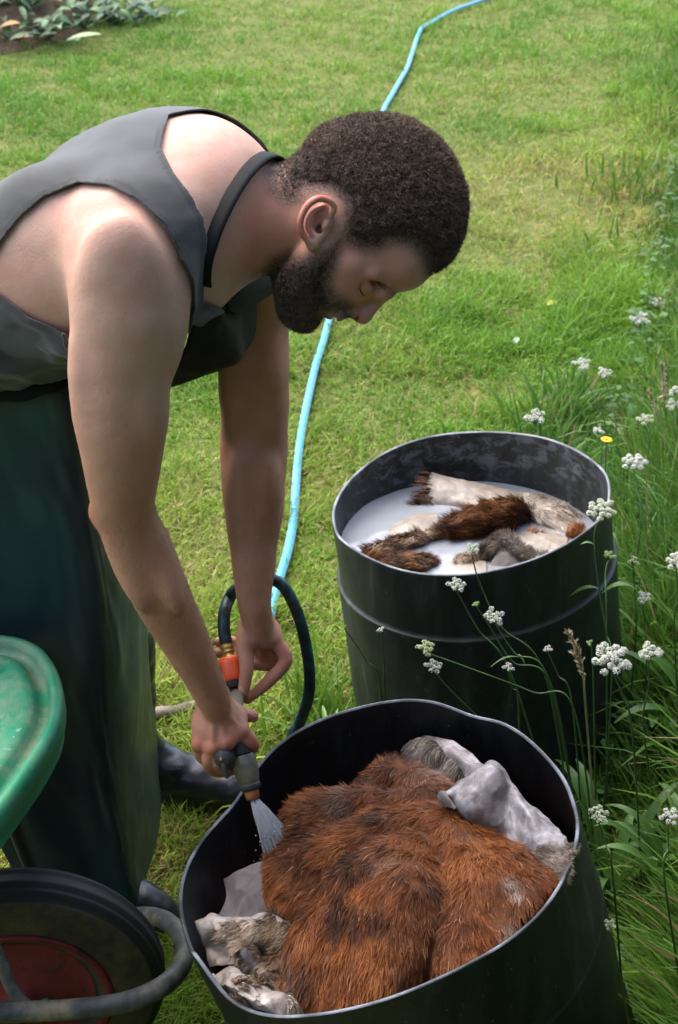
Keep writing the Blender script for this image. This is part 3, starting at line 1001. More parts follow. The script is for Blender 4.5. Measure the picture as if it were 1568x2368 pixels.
fb = Field((-0.82, 1.50, 0.52), (0.17, 2.30, 1.56), 0.0036)
everything(fb)
ft = Field((-0.82, 1.50, 0.80), (0.17, 2.30, 1.56), 0.006)
torso(ft)
SPH = ((HD(832, 518), 0.166), (RH(518, 1682, -.012), 0.072), (LH(588, 1508, -.014), 0.086))
def fine_field(c, r, h):
    f = Field(c - r - 4 * h, c + r + 4 * h, h)
    everything(f)
    return f
fh, frh, flh = fine_field(*SPH[0], 0.0017), fine_field(*SPH[1], 0.0015), fine_field(*SPH[2], 0.0015)

def in_spheres(P):
    """positive inside the finely meshed regions: head, right hand, left hand"""
    return [r - np.linalg.norm(P - c, axis=1) for c, r in SPH]

bodyV, bodyF, _o = [], [], 0
for f, which in ((fb, -1), (fh, 0), (frh, 1), (flh, 2)):
    V, Q = f.mesh()
    q = in_spheres(V)
    s = -np.max(q, 0) + 0.0003 if which == -1 else q[which]
    V, T, _ = clip(V, Q, s)
    bodyV.append(V); bodyF.append(T + _o); _o += len(V)
bodyV, bodyF = np.vstack(bodyV), np.vstack(bodyF)
_n = vnormals(bodyV, bodyF)
bodyV = bodyV + _n * (0.0007 * fbm(bodyV, 28, 2, 61) + 0.00025 * vnoise(bodyV, 120, 62) * (bodyV[:, 2] < 1.2))[:, None]

def raycast(f, px, py, t0=1.3, t1=2.7, n=500):
    """first surface of a field along sight lines"""
    px, py = np.atleast_1d(px).astype(float), np.atleast_1d(py).astype(float)
    d = _fw[None] + ((px - CX) / FPX)[:, None] * _rt + ((CY - py) / FPX)[:, None] * _up
    d /= np.linalg.norm(d, axis=1)[:, None]
    ts = np.linspace(t0, t1, n)
    out = []
    for dd in d:
        v = f.sample(CAM_POS + dd * ts[:, None])
        inside = np.all((CAM_POS + dd * ts[:, None] > f.lo) & (CAM_POS + dd * ts[:, None] < f.lo + f.h * (f.n - 1)), 1)
        k = np.argmax((v < 0) & inside)
        if not (v < 0)[k]: k = np.argmin(np.where(inside, v, 9))
        out.append(CAM_POS + dd * ts[k])
    return np.array(out)

# ---- skin
m_skin, nt, b = mat('skin', rough=0.5, spec=0.35)
a_tan, a_red = attr(nt, 'tan'), attr(nt, 'red')
mot = noise(nt, 30, 5, 0.6)
base = mix(nt, a_tan.outputs['Fac'], (0.50, 0.305, 0.235), (0.37, 0.162, 0.088))
base = mix(nt, ramp(nt, mot, [(0.40, (0, 0, 0)), (0.75, (0.7, 0.7, 0.7))]), base, (0.50, 0.235, 0.17))
base = mix(nt, a_red.outputs['Fac'], base, (0.48, 0.115, 0.08))
sp = noise(nt, 170, 2, 0.5)
base = mix(nt, ramp(nt, sp, [(0.70, (0, 0, 0)), (0.76, (0.55, 0.55, 0.55))]), base, (0.30, 0.13, 0.08))
nt.links.new(base, b.inputs['Base Color'])
b.inputs['Subsurface Weight'].default_value = 0.12
b.inputs['Subsurface Radius'].default_value = (0.012, 0.005, 0.003)
b.inputs['Subsurface Scale'].default_value = 0.6
rr = ramp(nt, noise(nt, 60, 4), [(0.3, (0.40,) * 3), (0.7, (0.58,) * 3)])
nt.links.new(rr, b.inputs['Roughness'])
bump(nt, b, noise(nt, 260, 6, 0.7), 0.4, 0.0018)

pp = proj(bodyV)
_arm = smooth01((bodyV[:, 2] * -1 + 1.30) / 0.30)
_neck = smooth01((pp[:, 0] - 480) / 120) * (pp[:, 1] < 900)
tan = np.clip(np.maximum(0.85 * _arm * (pp[:, 0] > 150), 0.22 * _neck), 0, 1)
red = np.zeros(len(bodyV))
def blush(P, r, a):
    global red
    red = np.maximum(red, a * np.exp(-(np.linalg.norm(bodyV - P, axis=1) / r) ** 2))
for s in (1, -1):
    for x, y in ((745, 458), (712, 475), (698, 510), (700, 540)): blush(HD(x, y, s * .094), .013, .75)
    blush(HD(740, 500, s * .085), .018, .45)
blush(HD(835, 725), .020, .50)
blush(HD(846, 660, .042), .010, .35)
blush(HD(825, 610, .055), .055, .30)
blush(HD(785, 730), .014, .55)
blush(HD(620, 560, .06), .05, .22)
for P in (RH(556, 1690, .012), RH(526, 1713, .02), RH(494, 1728, .018), RH(463, 1720, .01), RH(582, 1720, .0)): blush(P, .014, .45)
for P in (LH(660, 1527, .006), LH(610, 1580, .01), LH(575, 1612, .012), LH(563, 1600, .03)): blush(P, .02, .42)
for P in (RH(584, 1656, -.028), RH(578, 1764, -.036)): blush(P, .014, .5)
blush(at(235, 1185, 1.66), .03, .35)
# ------------------------------------------------------------------ the person: figure, hair, clothes
person = empty('person', (-0.42, 2.02, 0.0), 'bearded person bending over the barrels in a grey tank top and dark green rubber apron', 'person')

HAIR_POLY = [(650, 200), (634, 362), (622, 400), (632, 446), (664, 474), (698, 474), (716, 452), (762, 448), (792, 470), (794, 500), (784, 540), (800, 558), (830, 572), (867, 578), (906, 560), (950, 566), (972, 592), (988, 645), (1060, 700), (1250, 600), (1250, 200)]
BEARD_POLY = [(786, 500), (800, 545), (786, 572), (774, 610), (766, 650), (776, 676), (800, 688), (816, 706), (812, 735), (798, 742), (790, 722), (768, 716), (752, 722), (762, 744), (740, 800), (600, 800), (600, 640), (634, 600), (680, 585), (716, 592), (752, 578), (778, 540)]

fs = Field(SPH[0][0] - 0.17, SPH[0][0] + 0.17, 0.0026)
torso(fs); head(fs, ears=False)
hv, hq = fs.mesh()
hn = vnormals(hv, hq)
_flip = np.sign(((hv + hn * 0.004 - hv) * fs.grad(hv)).sum(1).mean())
hn = hn * _flip
for _ in range(2):
    _acc = np.zeros_like(hn)
    for k in range(4): np.add.at(_acc, hq[:, k], hn[hq[:, (k + 1) % 4]] + hn[hq[:, (k + 3) % 4]])
    hn = _acc / (np.linalg.norm(_acc, axis=1)[:, None] + 1e-9)

def head_xy(P):
    """frame-like coordinates of a head point, the same for both halves of the face"""
    q = P - HD(860, 500)
    return np.column_stack([860 + (q @ hr) / hs, 500 - (q @ hu) / hs]), q @ ht

m_hair = attr_mat('hair', rough=0.7, spec=0.12)

def hair_cap(name, poly, thick_fn, n_str, length, fade, seed):
    rg = np.random.default_rng(seed)
    xy, w = head_xy(hv)
    s = pip(poly, xy) + 7 * vnoise(hv, 120, seed) + 5 * vnoise(hv, 300, seed + 9)
    th = thick_fn(xy, w) * smooth01((s + 2) / fade)
    bumpy = 0.14 * vnoise(hv, 140, seed + 1) + 0.14 * vnoise(hv, 280, seed + 2)
    P = hv + hn * (th * (0.82 + bumpy) + 0.0002)[:, None]
    root = np.array([0.042, 0.029, 0.022])
    V, T, A = clip(P, hq, s - 24 - 10 * vnoise(hv, 200, seed + 3) - 40 * np.clip((735 - xy[:, 0]) / 90, 0, 1) * (seed == 11), {'n': hn})
    o = mesh_obj(name, V, [T], m_hair, person, True, {'col': root * (0.8 + 0.4 * vnoise(V, 130, 3) + 0.3 * vnoise(V, 300, 4))[:, None]})
    V, T, A = clip(P, hq, s + 4, {'n': hn, 's': s, 'th': th})
    R, Ti, Wt = scatter(V, T, n_str, rg)
    nn = (A['n'][Ti] * Wt[:, :, None]).sum(1)
    ss = (A['s'][Ti] * Wt).sum(1)
    tt = (A['th'][Ti] * Wt).sum(1)
    k = rg.random(n_str) < np.clip((ss + 6) / 60, 0.10, 1)
    R, nn, tt = R[k], nn[k], tt[k]
    m = len(R)
    cl = np.column_stack([vnoise(R, 190, seed + 5), vnoise(R, 190, seed + 6), vnoise(R, 190, seed + 7)])
    down = -hu * 0.2 + hr * 0.1
    D1 = nn * 0.7 + cl * 0.8 + 0.55 * rg.normal(size=R.shape) + down
    D2 = nn * 0.2 + 0.7 * cl[:, [1, 2, 0]] + 0.9 * rg.normal(size=R.shape) + down
    D1 /= np.linalg.norm(D1, axis=1)[:, None]; D2 /= np.linalg.norm(D2, axis=1)[:, None]
    L = length * rg.uniform(0.5, 1.3, m) * np.clip(0.3 + tt / 0.011, 0.3, 1.15)
    c = np.array([0.098, 0.070, 0.053]) * (1.3 if seed == 12 else 1.0) * (rg.uniform(0.55, 1.5, m) * (1 + 0.35 * vnoise(R, 130, 3)))[:, None]
    Vs, Fs, Cs = strands(R - nn * 0.001, D1, D2, L, rg.uniform(0.0003, 0.00065, m), c, None, c * 1.5, 0.9)
    st = mesh_obj('curls', Vs, Fs, m_hair, o, False, {'col': Cs})
    return o

def th_hair(xy, w):
    top = smooth01((xy[:, 0] * 0.8 - xy[:, 1] * 0.25 - 480) / 260)
    side = smooth01((np.abs(w) - 0.03) / 0.05)
    low = smooth01((xy[:, 0] - 640) / 120)
    return 0.004 + 0.0065 * top + 0.0045 * low - 0.003 * side
def th_beard(xy, w):
    chin = np.exp(-(((xy[:, 0] - 690) / 60) ** 2 + ((xy[:, 1] - 715) / 60) ** 2))
    return 0.0028 + 0.0045 * chin
hair = hair_cap('hair', HAIR_POLY, th_hair, 150000, 0.0070, 60, 11)
beard = hair_cap('beard', BEARD_POLY, th_beard, 60000, 0.0085, 55, 12)

# skin: fade of stubble round the hair and beard
_xy, _w = head_xy(bodyV)
_onhead = in_spheres(bodyV)[0] > 0
stub = np.where(_onhead, np.maximum(smooth01((pip(HAIR_POLY, _xy) + 22) / 34), smooth01((pip(BEARD_POLY, _xy) + 26) / 36)), 0)
_ear = np.exp(-(np.linalg.norm(np.column_stack([_xy[:, 0] - 738, _xy[:, 1] - 512]), axis=1) / 62) ** 8) * (np.abs(_w) > 0.068)
stub = stub * (1 - _ear)
_brow = np.zeros(len(bodyV))
for _s in (1, -1):
    _c = spline([HD(904, 676, _s * .012), HD(899, 668, _s * .022), HD(890, 655, _s * .034), HD(880, 642, _s * .042)], 30)
    _dd = np.min([np.linalg.norm(bodyV - p, axis=1) for p in _c], 0)
    _brow = np.maximum(_brow, 0.85 * np.exp(-(_dd / 0.0042) ** 2))
stub = np.maximum(stub, _brow)
_nt = m_skin.node_tree
_a = attr(_nt, 'stub')
_bs = _nt.nodes['Principled BSDF']
_src = _bs.inputs['Base Color'].links[0].from_socket
_ns = noise(_nt, 420, 2, 0.6)
_mm = N(_nt, 'ShaderNodeMath', operation='MULTIPLY'); _nt.links.new(_a.outputs['Fac'], _mm.inputs[0])
_nt.links.new(ramp(_nt, _ns, [(0.35, (0.45,) * 3), (0.6, (0.9,) * 3)]), _mm.inputs[1])
_nt.links.new(mix(_nt, _mm.outputs[0], _src, (0.050, 0.034, 0.026)), _bs.inputs['Base Color'])
body = mesh_obj('body', bodyV, bodyF, m_skin, person, True, {'tan': tan, 'red': red, 'stub': stub})

# eyebrows and lashes: short dark hairs
rg = np.random.default_rng(5)
def tufted(name, path, n, spread, L, par, lift, towards):
    C = spline(path, 60)
    i = rg.integers(0, 60, n)
    R = C[i] + rg.normal(size=(n, 3)) * spread
    g = fh.grad(R); R = R - g * fh.sample(R)[:, None]
    D = towards + g * lift + 0.25 * rg.normal(size=(n, 3))
    D /= np.linalg.norm(D, axis=1)[:, None]
    D2 = D + towards * 0.4 - g * 0.2
    D2 /= np.linalg.norm(D2, axis=1)[:, None]
    V, F, Cc = strands(R, D, D2, L * rg.uniform(0.6, 1.1, n), 0.0003, (0.03, 0.021, 0.016), None, (0.045, 0.033, 0.025))
    return mesh_obj(name, V, F, m_hair, par, False, {'col': Cc})
for s in (1, -1):
    tufted('eyebrow', [HD(904, 676, s * .012), HD(899, 668, s * .022), HD(890, 655, s * .034), HD(880, 642, s * .042)], 1100, 0.0020, 0.006, person, 0.15, -HU * 0.2 + ht * s * 0.7 - HF * 0.3)
    C = spline([HD(846, 674, s * .022), HD(842, 669, s * .032), HD(835, 659, s * .040), HD(829, 648, s * .045)], 24)
    g = fh.grad(C); C = C - g * (fh.sample(C) - 0.0004)[:, None]
    V, F = tube(C, 0.0007 * np.sin(np.linspace(.25, 2.9, 24)), 6)
    mesh_obj('eyelashes', V, F, m_hair, person, True, {'col': np.tile([.05, .033, .026], (len(V), 1))})

# ---- tank top
m_shirt, nt, b = mat('grey_cotton', (0.05, 0.055, 0.06), 0.9, 0.15)
f1 = noise(nt, 14, 5, 0.6)
c = ramp(nt, f1, [(0.3, (0.050, 0.053, 0.056)), (0.7, (0.070, 0.073, 0.076))])
a_ = attr(nt, 'hem')
c = mix(nt, a_.outputs['Fac'], c, (0.034, 0.037, 0.040))
nt.links.new(c, b.inputs['Base Color'])
b.inputs['Sheen Weight'].default_value = 0.25
bump(nt, b, noise(nt, 700, 2), 0.25, 0.0008)

ARMHOLE = [(-60, 640), (-20, 590), (5, 552), (40, 505), (100, 455), (180, 421), (250, 427), (320, 462), (380, 520), (415, 580), (428, 640), (434, 710), (434, 800), (300, 900), (230, 900), (168, 770), (120, 757), (60, 731), (0, 685)]
NECKHOLE = [(400, 230), (376, 312), (372, 345), (402, 400), (440, 452), (466, 500), (477, 545), (478, 600), (470, 700), (520, 720), (640, 900), (1200, 900), (1200, 100), (430, 200)]
SLANT = LT
def shirt_side(P):
    """frame position of a torso point, far half folded on to the near one"""
    far = (P - MIDP) @ LT > 0
    Q = np.where(far[:, None], mirror(P), P)
    return proj(Q)
sv, sq = fb.mesh(0.0055)
xy = shirt_side(sv)
dA, dB = pip(ARMHOLE, xy), pip(NECKHOLE, xy)
tor = ft.sample(sv)
inb = np.all((sv > ft.lo) & (sv < ft.lo + ft.h * (ft.n - 1)), 1)
tor = np.where(inb, tor, 0.5)
s = np.minimum(-np.maximum(dA, dB), (0.030 - tor) * 1700)
s = np.minimum(s, (sv[:, 2] - 1.045 - 0.012 * vnoise(sv, 12, 3)) * 1500)
g = fb.grad(sv)
hem = smooth01((13 - np.abs(s)) / 2.5) * (s > -30)
lowx = smooth01((xy[:, 1] - 690) / 110)
d = 0.0003 * hem + 0.0022 * fbm(sv @ np.array([[1, 0, 0.4], [0, .6, 0], [-.4, 0, 1.6]]), 14, 3, 2) + lowx * (0.004 + 0.020 * (0.5 - np.abs(fbm(sv @ np.array([[1, 0, .5], [0, .7, 0], [-.5, 0, 1.3]]), 9, 3, 8))))
sv2 = sv + g * np.maximum(d, -0.0015)[:, None]
stitch = np.exp(-((np.abs(s) - 11.5) / 1.3) ** 2)
V, T, A = clip(sv2, sq, s, {'hem': np.clip(0.45 * hem + 0.9 * stitch, 0, 1)})
# keep the piece that is joined to the trunk
shirt = mesh_obj('tank_top', V, [T], m_shirt, person, True, A)
md = shirt.modifiers.new('thick', 'SOLIDIFY'); md.thickness = 0.002; md.offset = -1

# ---- apron: a stiff rubber sheet round the front, its bib and its neck strap
m_apron, nt, b = mat('rubber_apron', (0.012, 0.030, 0.030), 0.33, 0.5)
tc = nt.nodes.new('ShaderNodeTexCoord').outputs['Object']
mp = N(nt, 'ShaderNodeMapping'); mp.inputs['Scale'].default_value = (1, 1, 0.14)
nt.links.new(tc, mp.inputs['Vector'])
st = noise(nt, 90, 8, 0.72, mp.outputs[0])
front = attr(nt, 'front')
c0 = ramp(nt, noise(nt, 4, 4), [(0.3, (0.006, 0.021, 0.030)), (0.7, (0.012, 0.034, 0.046))])
c1 = mix(nt, front.outputs['Fac'], c0, ramp(nt, st, [(0.30, (0.016, 0.032, 0.022)), (0.52, (0.035, 0.062, 0.040)), (0.68, (0.075, 0.10, 0.040)), (0.8, (0.10, 0.125, 0.10))]))  # streaky green front panel, painted lighter for the skylight it catches
nt.links.new(c1, b.inputs['Base Color'])
nt.links.new(ramp(nt, noise(nt, 9, 5), [(0.3, (0.36,) * 3), (0.7, (0.60,) * 3)]), b.inputs['Roughness'])
bump(nt, b, noise(nt, 40, 5, 0.6), 0.15, 0.003)

def apron_skirt():
    # rows: height, then the two near/far corners of the front and the trailing edges, seen from above
    rows = [  # z, front-near (x,y), front-far (x,y), back-near (x,y), back-far (x,y)
        (1.090, (-0.375, 1.885), (-0.350, 2.10), (-0.72, 1.875), (-0.70, 2.14)),
        (1.000, (-0.362, 1.880), (-0.338, 2.12), (-0.74, 1.860), (-0.72, 2.17)),
        (0.900, (-0.352, 1.878), (-0.325, 2.15), (-0.74, 1.850), (-0.72, 2.20)),
        (0.780, (-0.345, 1.878), (-0.318, 2.19), (-0.71, 1.850), (-0.69, 2.23)),
        (0.640, (-0.345, 1.880), (-0.320, 2.23), (-0.67, 1.852), (-0.64, 2.26)),
        (0.500, (-0.347, 1.882), (-0.326, 2.255), (-0.63, 1.858), (-0.60, 2.28)),
        (0.360, (-0.350, 1.884), (-0.332, 2.27), (-0.59, 1.865), (-0.56, 2.29)),
        (0.220, (-0.345, 1.886), (-0.336, 2.28), (-0.555, 1.872), (-0.53, 2.295)),
        (0.130, (-0.341, 1.888), (-0.338, 2.28), (-0.535, 1.878), (-0.515, 2.295)),
        (0.075, (-0.338, 1.890), (-0.338, 2.28), (-0.530, 1.880), (-0.510, 2.295)),
    ]
    sect = []
    rows = [(z, (fn[0] - .014 * min(1, z / .6), fn[1]), (ff[0] - .022 * min(1, (1.2 - z)), ff[1]), bn, bf) for z, fn, ff, bn, bf in rows]
    nS = 140
    for z, fn, ff, bn, bf in rows:
        fn, ff, bn, bf = map(np.array, (fn, ff, bn, bf))
        pts = np.array([bn, bn * .66 + fn * .34, bn * .33 + fn * .67, bn * .12 + fn * .88 + (0, -.004), fn + (-.006, .004), fn * .88 + ff * .12 + (0.004, 0), fn * .66 + ff * .34 + (.014, 0), fn * .34 + ff * .66 + (.014, 0), fn * .1 + ff * .9 + (.006, 0), ff, ff * .85 + bf * .15, ff * .5 + bf * .5, bf])
        S = spline(pts, nS)
        sect.append(np.column_stack([S, np.full(nS, z)]))
    G = np.stack(sect)
    nz = 150
    G = np.stack([spline(G[:, j], nz) for j in range(nS)], 1)
    V = G.reshape(-1, 3)
    Fq = grid_faces(nz, nS)
    n = vnormals(V, Fq)
    if (n @ np.array([0.2, -1, 0])).reshape(nz, nS)[:, 20].mean() < 0: n = -n; Fq = Fq[:, ::-1]
    z = V[:, 2]
    a = np.tile(np.linspace(0, 1, nS), nz)
    P1 = np.column_stack([a * 5, z * 0.9, z * 0])
    P2 = np.column_stack([a * 2.2, z * 7, z * 0])
    hi = smooth01((z - 0.80) / 0.25)
    d = 0.012 * fbm(P1, 1.2, 2, 5) * smooth01((1.05 - z) / 0.5) + hi * 0.026 * vnoise(P2 + 0.6 * P1, 1.0, 6) + 0.0045 * fbm(np.column_stack([a * 13, z * 6 + a * 3, z * 0]), 1, 3, 7)
    V = V + n * d[:, None]
    fr = smooth01((a - 0.335) / 0.03)
    o = mesh_obj('apron_skirt', V, [Fq], m_apron, apron, True, {'front': fr})
    md = o.modifiers.new('thick', 'SOLIDIFY'); md.thickness = 0.004; md.offset = -1
    return o
apron = empty('apron', (-0.42, 2.02, 0.6)); apron.parent = person
apron.location = (0, 0, 0.6)
apron_skirt()

bib_rows = [[(468, 690, 1.735), (500, 702, 1.775), (528, 712, 1.83), (560, 690, 1.90), (585, 670, 1.95)],
            [(450, 745, 1.735), (505, 765, 1.78), (546, 790, 1.84), (570, 770, 1.92), (590, 740, 1.98)],
            [(425, 810, 1.745), (492, 830, 1.79), (543, 836, 1.85), (560, 815, 1.93), (580, 790, 2.0)],
            [(375, 870, 1.775), (410, 884, 1.82), (455, 868, 1.88), (480, 860, 1.96), (500, 840, 2.03)],
            [(285, 905, 1.81), (310, 915, 1.86), (340, 912, 1.92), (360, 905, 2.0), (380, 890, 2.06)],
            [(215, 965, 1.85), (230, 975, 1.90), (240, 975, 1.97), (250, 960, 2.05), (255, 940, 2.10)]]
G = patch([[at(*p) for p in r] for r in bib_rows], 60, 40)
V = G.reshape(-1, 3)
n = vnormals(V, grid_faces(60, 40))
V = V + n * (0.004 * fbm(V, 18, 2, 3))[:, None]
m_bib, nt, b = mat('black_rubber_cloth', (0.010, 0.012, 0.013), 0.7, 0.18)
nt.links.new(ramp(nt, noise(nt, 12, 5), [(0.3, (0.003, 0.0037, 0.0045)), (0.7, (0.007, 0.0085, 0.0095))]), b.inputs['Base Color'])
o = mesh_obj('bib', V, [grid_faces(60, 40)], m_bib, apron)
md = o.modifiers.new('thick', 'SOLIDIFY'); md.thickness = 0.004; md.offset = 0

fold = [[(522, 702, 1.80), (548, 660, 1.84), (585, 636, 1.90), (622, 640, 1.97)], [(528, 716, 1.81), (560, 690, 1.85), (598, 668, 1.91), (632, 660, 1.98)], [(545, 722, 1.84), (575, 712, 1.88), (602, 694, 1.93), (625, 680, 1.99)]]
G = patch([[at(*p) for p in r] for r in fold], 20, 24)
V = G.reshape(-1, 3)
o = mesh_obj('bib_fold', V, [grid_faces(20, 24)], m_bib, apron)
md = o.modifiers.new('thick', 'SOLIDIFY'); md.thickness = 0.005; md.offset = 0

def on_body(path, f=fb, lift=0.004):
    P = raycast(f, [p[0] for p in path], [p[1] for p in path])
    return P + f.grad(P) * lift
P1, P2 = on_body([(588, 388), (482, 682)], fb, 0.0)
Pc = (P1 + P2) / 2
Pc = Pc - LT * ((Pc - MIDP) @ LT)
_a = P1 - P2; _a = unit(_a - LT * (_a @ LT))
_th = np.linspace(-1, 1, 150) * 1.92
_rs = np.linspace(0.02, 0.20, 400)
_rad = []
for t in _th:
    d = _a * math.cos(t) + LT * math.sin(t)
    v = fb.sample(Pc + d * _rs[:, None])
    k = np.argmax(v > 0.0035)
    _rad.append(_rs[k] if v[k] > 0.0035 else 0.1)
_rad = np.array(_rad)
for _ in range(14): _rad[1:-1] = .25 * _rad[:-2] + .5 * _rad[1:-1] + .25 * _rad[2:]
_rad = np.minimum(_rad, np.median(_rad) * 1.35)
C = Pc + (_a[None] * np.cos(_th)[:, None] + LT[None] * np.sin(_th)[:, None]) * (_rad + 0.001)[:, None]
T = np.gradient(C, axis=0); T /= np.linalg.norm(T, axis=1)[:, None]
gN = fb.grad(C)
gN = C - Pc; gN = gN - T * (gN * T).sum(1)[:, None]; gN /= np.linalg.norm(gN, axis=1)[:, None]
Bd = np.cross(T, gN); Bd /= np.linalg.norm(Bd, axis=1)[:, None]
hw = 0.0115
V = np.stack([C + Bd * hw * k - gN * 0.0010 * abs(k) for k in (-1, -0.5, 0, 0.5, 1)], 1).reshape(-1, 3)
o = mesh_obj('neck_strap', V, [grid_faces(len(C), 5)], m_bib, apron)
md = o.modifiers.new('thick', 'SOLIDIFY'); md.thickness = 0.003; md.offset = 0
# waist tie rolled over the top of the skirt
C = spline([(-0.74, 1.855, 1.055), (-0.60, 1.845, 1.065), (-0.47, 1.855, 1.075), (-0.375, 1.878, 1.088), (-0.345, 1.96, 1.092), (-0.34, 2.05, 1.09), (-0.40, 2.13, 1.08), (-0.55, 2.18, 1.06)], 60)
R = 0.016 + 0.005 * vnoise(C, 14, 3)
V, F = tube(C, R, 12)
V = V + vnormals(V, F[0]) * (0.004 * fbm(V, 35, 2, 9))[:, None]
mesh_obj('waist_roll', V, F, m_bib, apron)

# ---- boots and trouser legs under the apron
m_boot, nt, b = mat('black_boot_rubber', (0.012, 0.013, 0.016), 0.28, 0.55)
nt.links.new(ramp(nt, noise(nt, 20, 6, 0.65), [(0.35, (0.008, 0.009, 0.012)), (0.62, (0.02, 0.022, 0.027)), (0.8, (0.10, 0.105, 0.115))]), b.inputs['Base Color'])
nt.links.new(ramp(nt, noise(nt, 12, 5), [(0.3, (0.2,) * 3), (0.7, (0.55,) * 3)]), b.inputs['Roughness'])
bump(nt, b, noise(nt, 30, 4), 0.2, 0.003)
def boot(heel, toe, yaw_w=0.045):
    heel, toe = np.array(heel), np.array(toe)
    d = unit(toe - heel); L = np.linalg.norm(toe - heel)
    s = np.cross([0, 0, 1], d)
    f = Field(np.minimum(heel, toe) - 0.12, np.maximum(heel, toe) + np.array([0.12, 0.12, 0.42]), 0.005)
    P = lambda a, h, l=0: heel + d * L * a + np.array([0, 0, h]) + s * l
    f.limb([P(0.12, .055), P(0.45, .056), P(0.75, .046), P(0.93, .036)], [.044, .045, .046, .034], 0.0, (s, 0.95))
    f.limb([P(0.16, .10), P(0.17, .2), P(0.16, .36)], [.058, .056, .068], 0.05)
    f.cone(P(0.35, .10), P(0.60, .065), .046, .042, 0.04)
    f.limb([P(0.04, .012), P(0.5, .012), P(0.96, .012)], [.034, .034, .036], 0.005, (s, 1.15))
    f.a = np.maximum(f.a, (f.lo[2] + f.h * np.arange(f.n[2]) < heel[2]).astype(np.float32)[None, None, :] * 0.02 - 0.01)
    V, Q = f.mesh()
    g = f.grad(V)
    z = V[:, 2] - heel[2]
    V = V + g * (0.003 * fbm(V * np.array([1, 1, 2.0]), 22, 2, 4) * smooth01((z - 0.04) / 0.03))[:, None]
    o = mesh_obj('boot', V, [Q], m_boot, person)
    return o
boot((-0.445, 2.245, 0.0), (-0.175, 2.215, 0.0))
boot((-0.560, 1.975, 0.0), (-0.296, 1.908, 0.0))

# fine hair on the forearms, a thumb nail
rg = np.random.default_rng(77)
_R, _Ti, _W = scatter(bodyV, bodyF, 120000, rg)
_q = proj(_R)
_k = ((_R[:, 2] < 1.02) & (_R[:, 2] > 0.70) & (_q[:, 1] < 1600) & (_q[:, 1] > 1150)) & (rg.random(len(_R)) < 0.55)
_R = _R[_k]
_nn = vnormals(bodyV, bodyF)[_Ti[_k][:, 0]]
_D = np.tile(np.array([0.25, -0.05, -0.9]), (len(_R), 1)) + 0.35 * _nn + 0.3 * rg.normal(size=_R.shape)
_D /= np.linalg.norm(_D, axis=1)[:, None]
V, F, Cc = strands(_R, _D, _D - _nn * .2, rg.uniform(.005, .011, len(_R)), 0.00018, (0.20, 0.115, 0.065))
mesh_obj('arm_hair', V, F, m_hair, person, False, {'col': Cc})
m_nail, nt, b = mat('nail', (0.44, 0.235, 0.18), 0.35, 0.4)
for P, ax_ in ((LH(561, 1594, .0345), LH(563, 1602, .026) - LH(571, 1545, .028)), (RH(578, 1656, -.0185), RH(584, 1656, -.028) - RH(560, 1652, -.032))):
    ax_ = unit(ax_); sd = unit(np.cross(ax_, ht))
    V, F = ellipsoid_mesh(P, (.0068, .0052, .0016), (ax_, sd, np.cross(ax_, sd)), 16, 8)
    mesh_obj('fingernail', V, F, m_nail, person)
# ------------------------------------------------------------------ hides
m_fur = attr_mat('fur', rough=0.5, spec=0.3, trans=0.08)
m_fur_wet = attr_mat('wet_fur', rough=0.5, spec=0.18, trans=0.08)

def lerp_cols(cols, t):
    cols = np.asarray(cols, float)
    t = np.clip(t, 0, 1) * (len(cols) - 1)
    i = np.minimum(t.astype(int), len(cols) - 2)
    f = (t - i)[:, None]
    return cols[i] * (1 - f) + cols[i + 1] * f

def lay_fur(name, V, F, nrm, n, length, flow, colfn, par, lift=0.35, width=(0.0008, 0.0016), clump=60.0, seed=1, keep=None, rnd=1.0, wet=0, mt=None):
    rg = np.random.default_rng(seed)
    R, Ti, W = scatter(V, F, n, rg)
    nn = (nrm[Ti] * W[:, :, None]).sum(1)
    nn /= np.linalg.norm(nn, axis=1)[:, None] + 1e-9
    if keep is not None:
        k = keep(R, nn, rg)
        R, nn = R[k], nn[k]
    n = len(R)
    fl = flow(R, nn)
    fl = fl - nn * (fl * nn).sum(1)[:, None]
    fl /= np.linalg.norm(fl, axis=1)[:, None] + 1e-9
    cn = np.column_stack([vnoise(R, clump, seed + k) for k in (1, 2, 3)])
    lf = lift * (1 + 0.6 * vnoise(R, clump * 0.8, seed + 4))[:, None]
    D1 = fl + nn * lf * 1.5 + rnd * 0.45 * cn + 0.12 * rg.normal(size=(n, 3))
    D2 = fl + nn * lf * 0.2 + rnd * 0.75 * cn + 0.16 * rg.normal(size=(n, 3))
    D1 /= np.linalg.norm(D1, axis=1)[:, None]; D2 /= np.linalg.norm(D2, axis=1)[:, None]
    L = length(R) if callable(length) else length
    if wet:
        cell = np.floor(R * wet)
        ctr_ = (cell + np.column_stack([hash3(cell[:, 0].astype(int), cell[:, 1].astype(int), cell[:, 2].astype(int), q) for q in (1, 2, 3)])) / wet
        pull = (ctr_ - R) / np.mean(L)
        D2 = D2 + 1.25 * pull; D1 = D1 + 0.35 * pull
        D1 /= np.linalg.norm(D1, axis=1)[:, None]; D2 /= np.linalg.norm(D2, axis=1)[:, None]
    L = L * rg.uniform(0.6, 1.15, n)
    C, Ct = colfn(R, rg)
    Vs, Fs, Cs = strands(R - nn * 0.001, D1, D2, L, rg.uniform(*width, n), C, np.cross(D1, nn) + 0.4 * rg.normal(size=(n, 3)), Ct, 0.75)
    return mesh_obj(name, Vs, Fs, mt or m_fur, par, False, {'col': Cs})

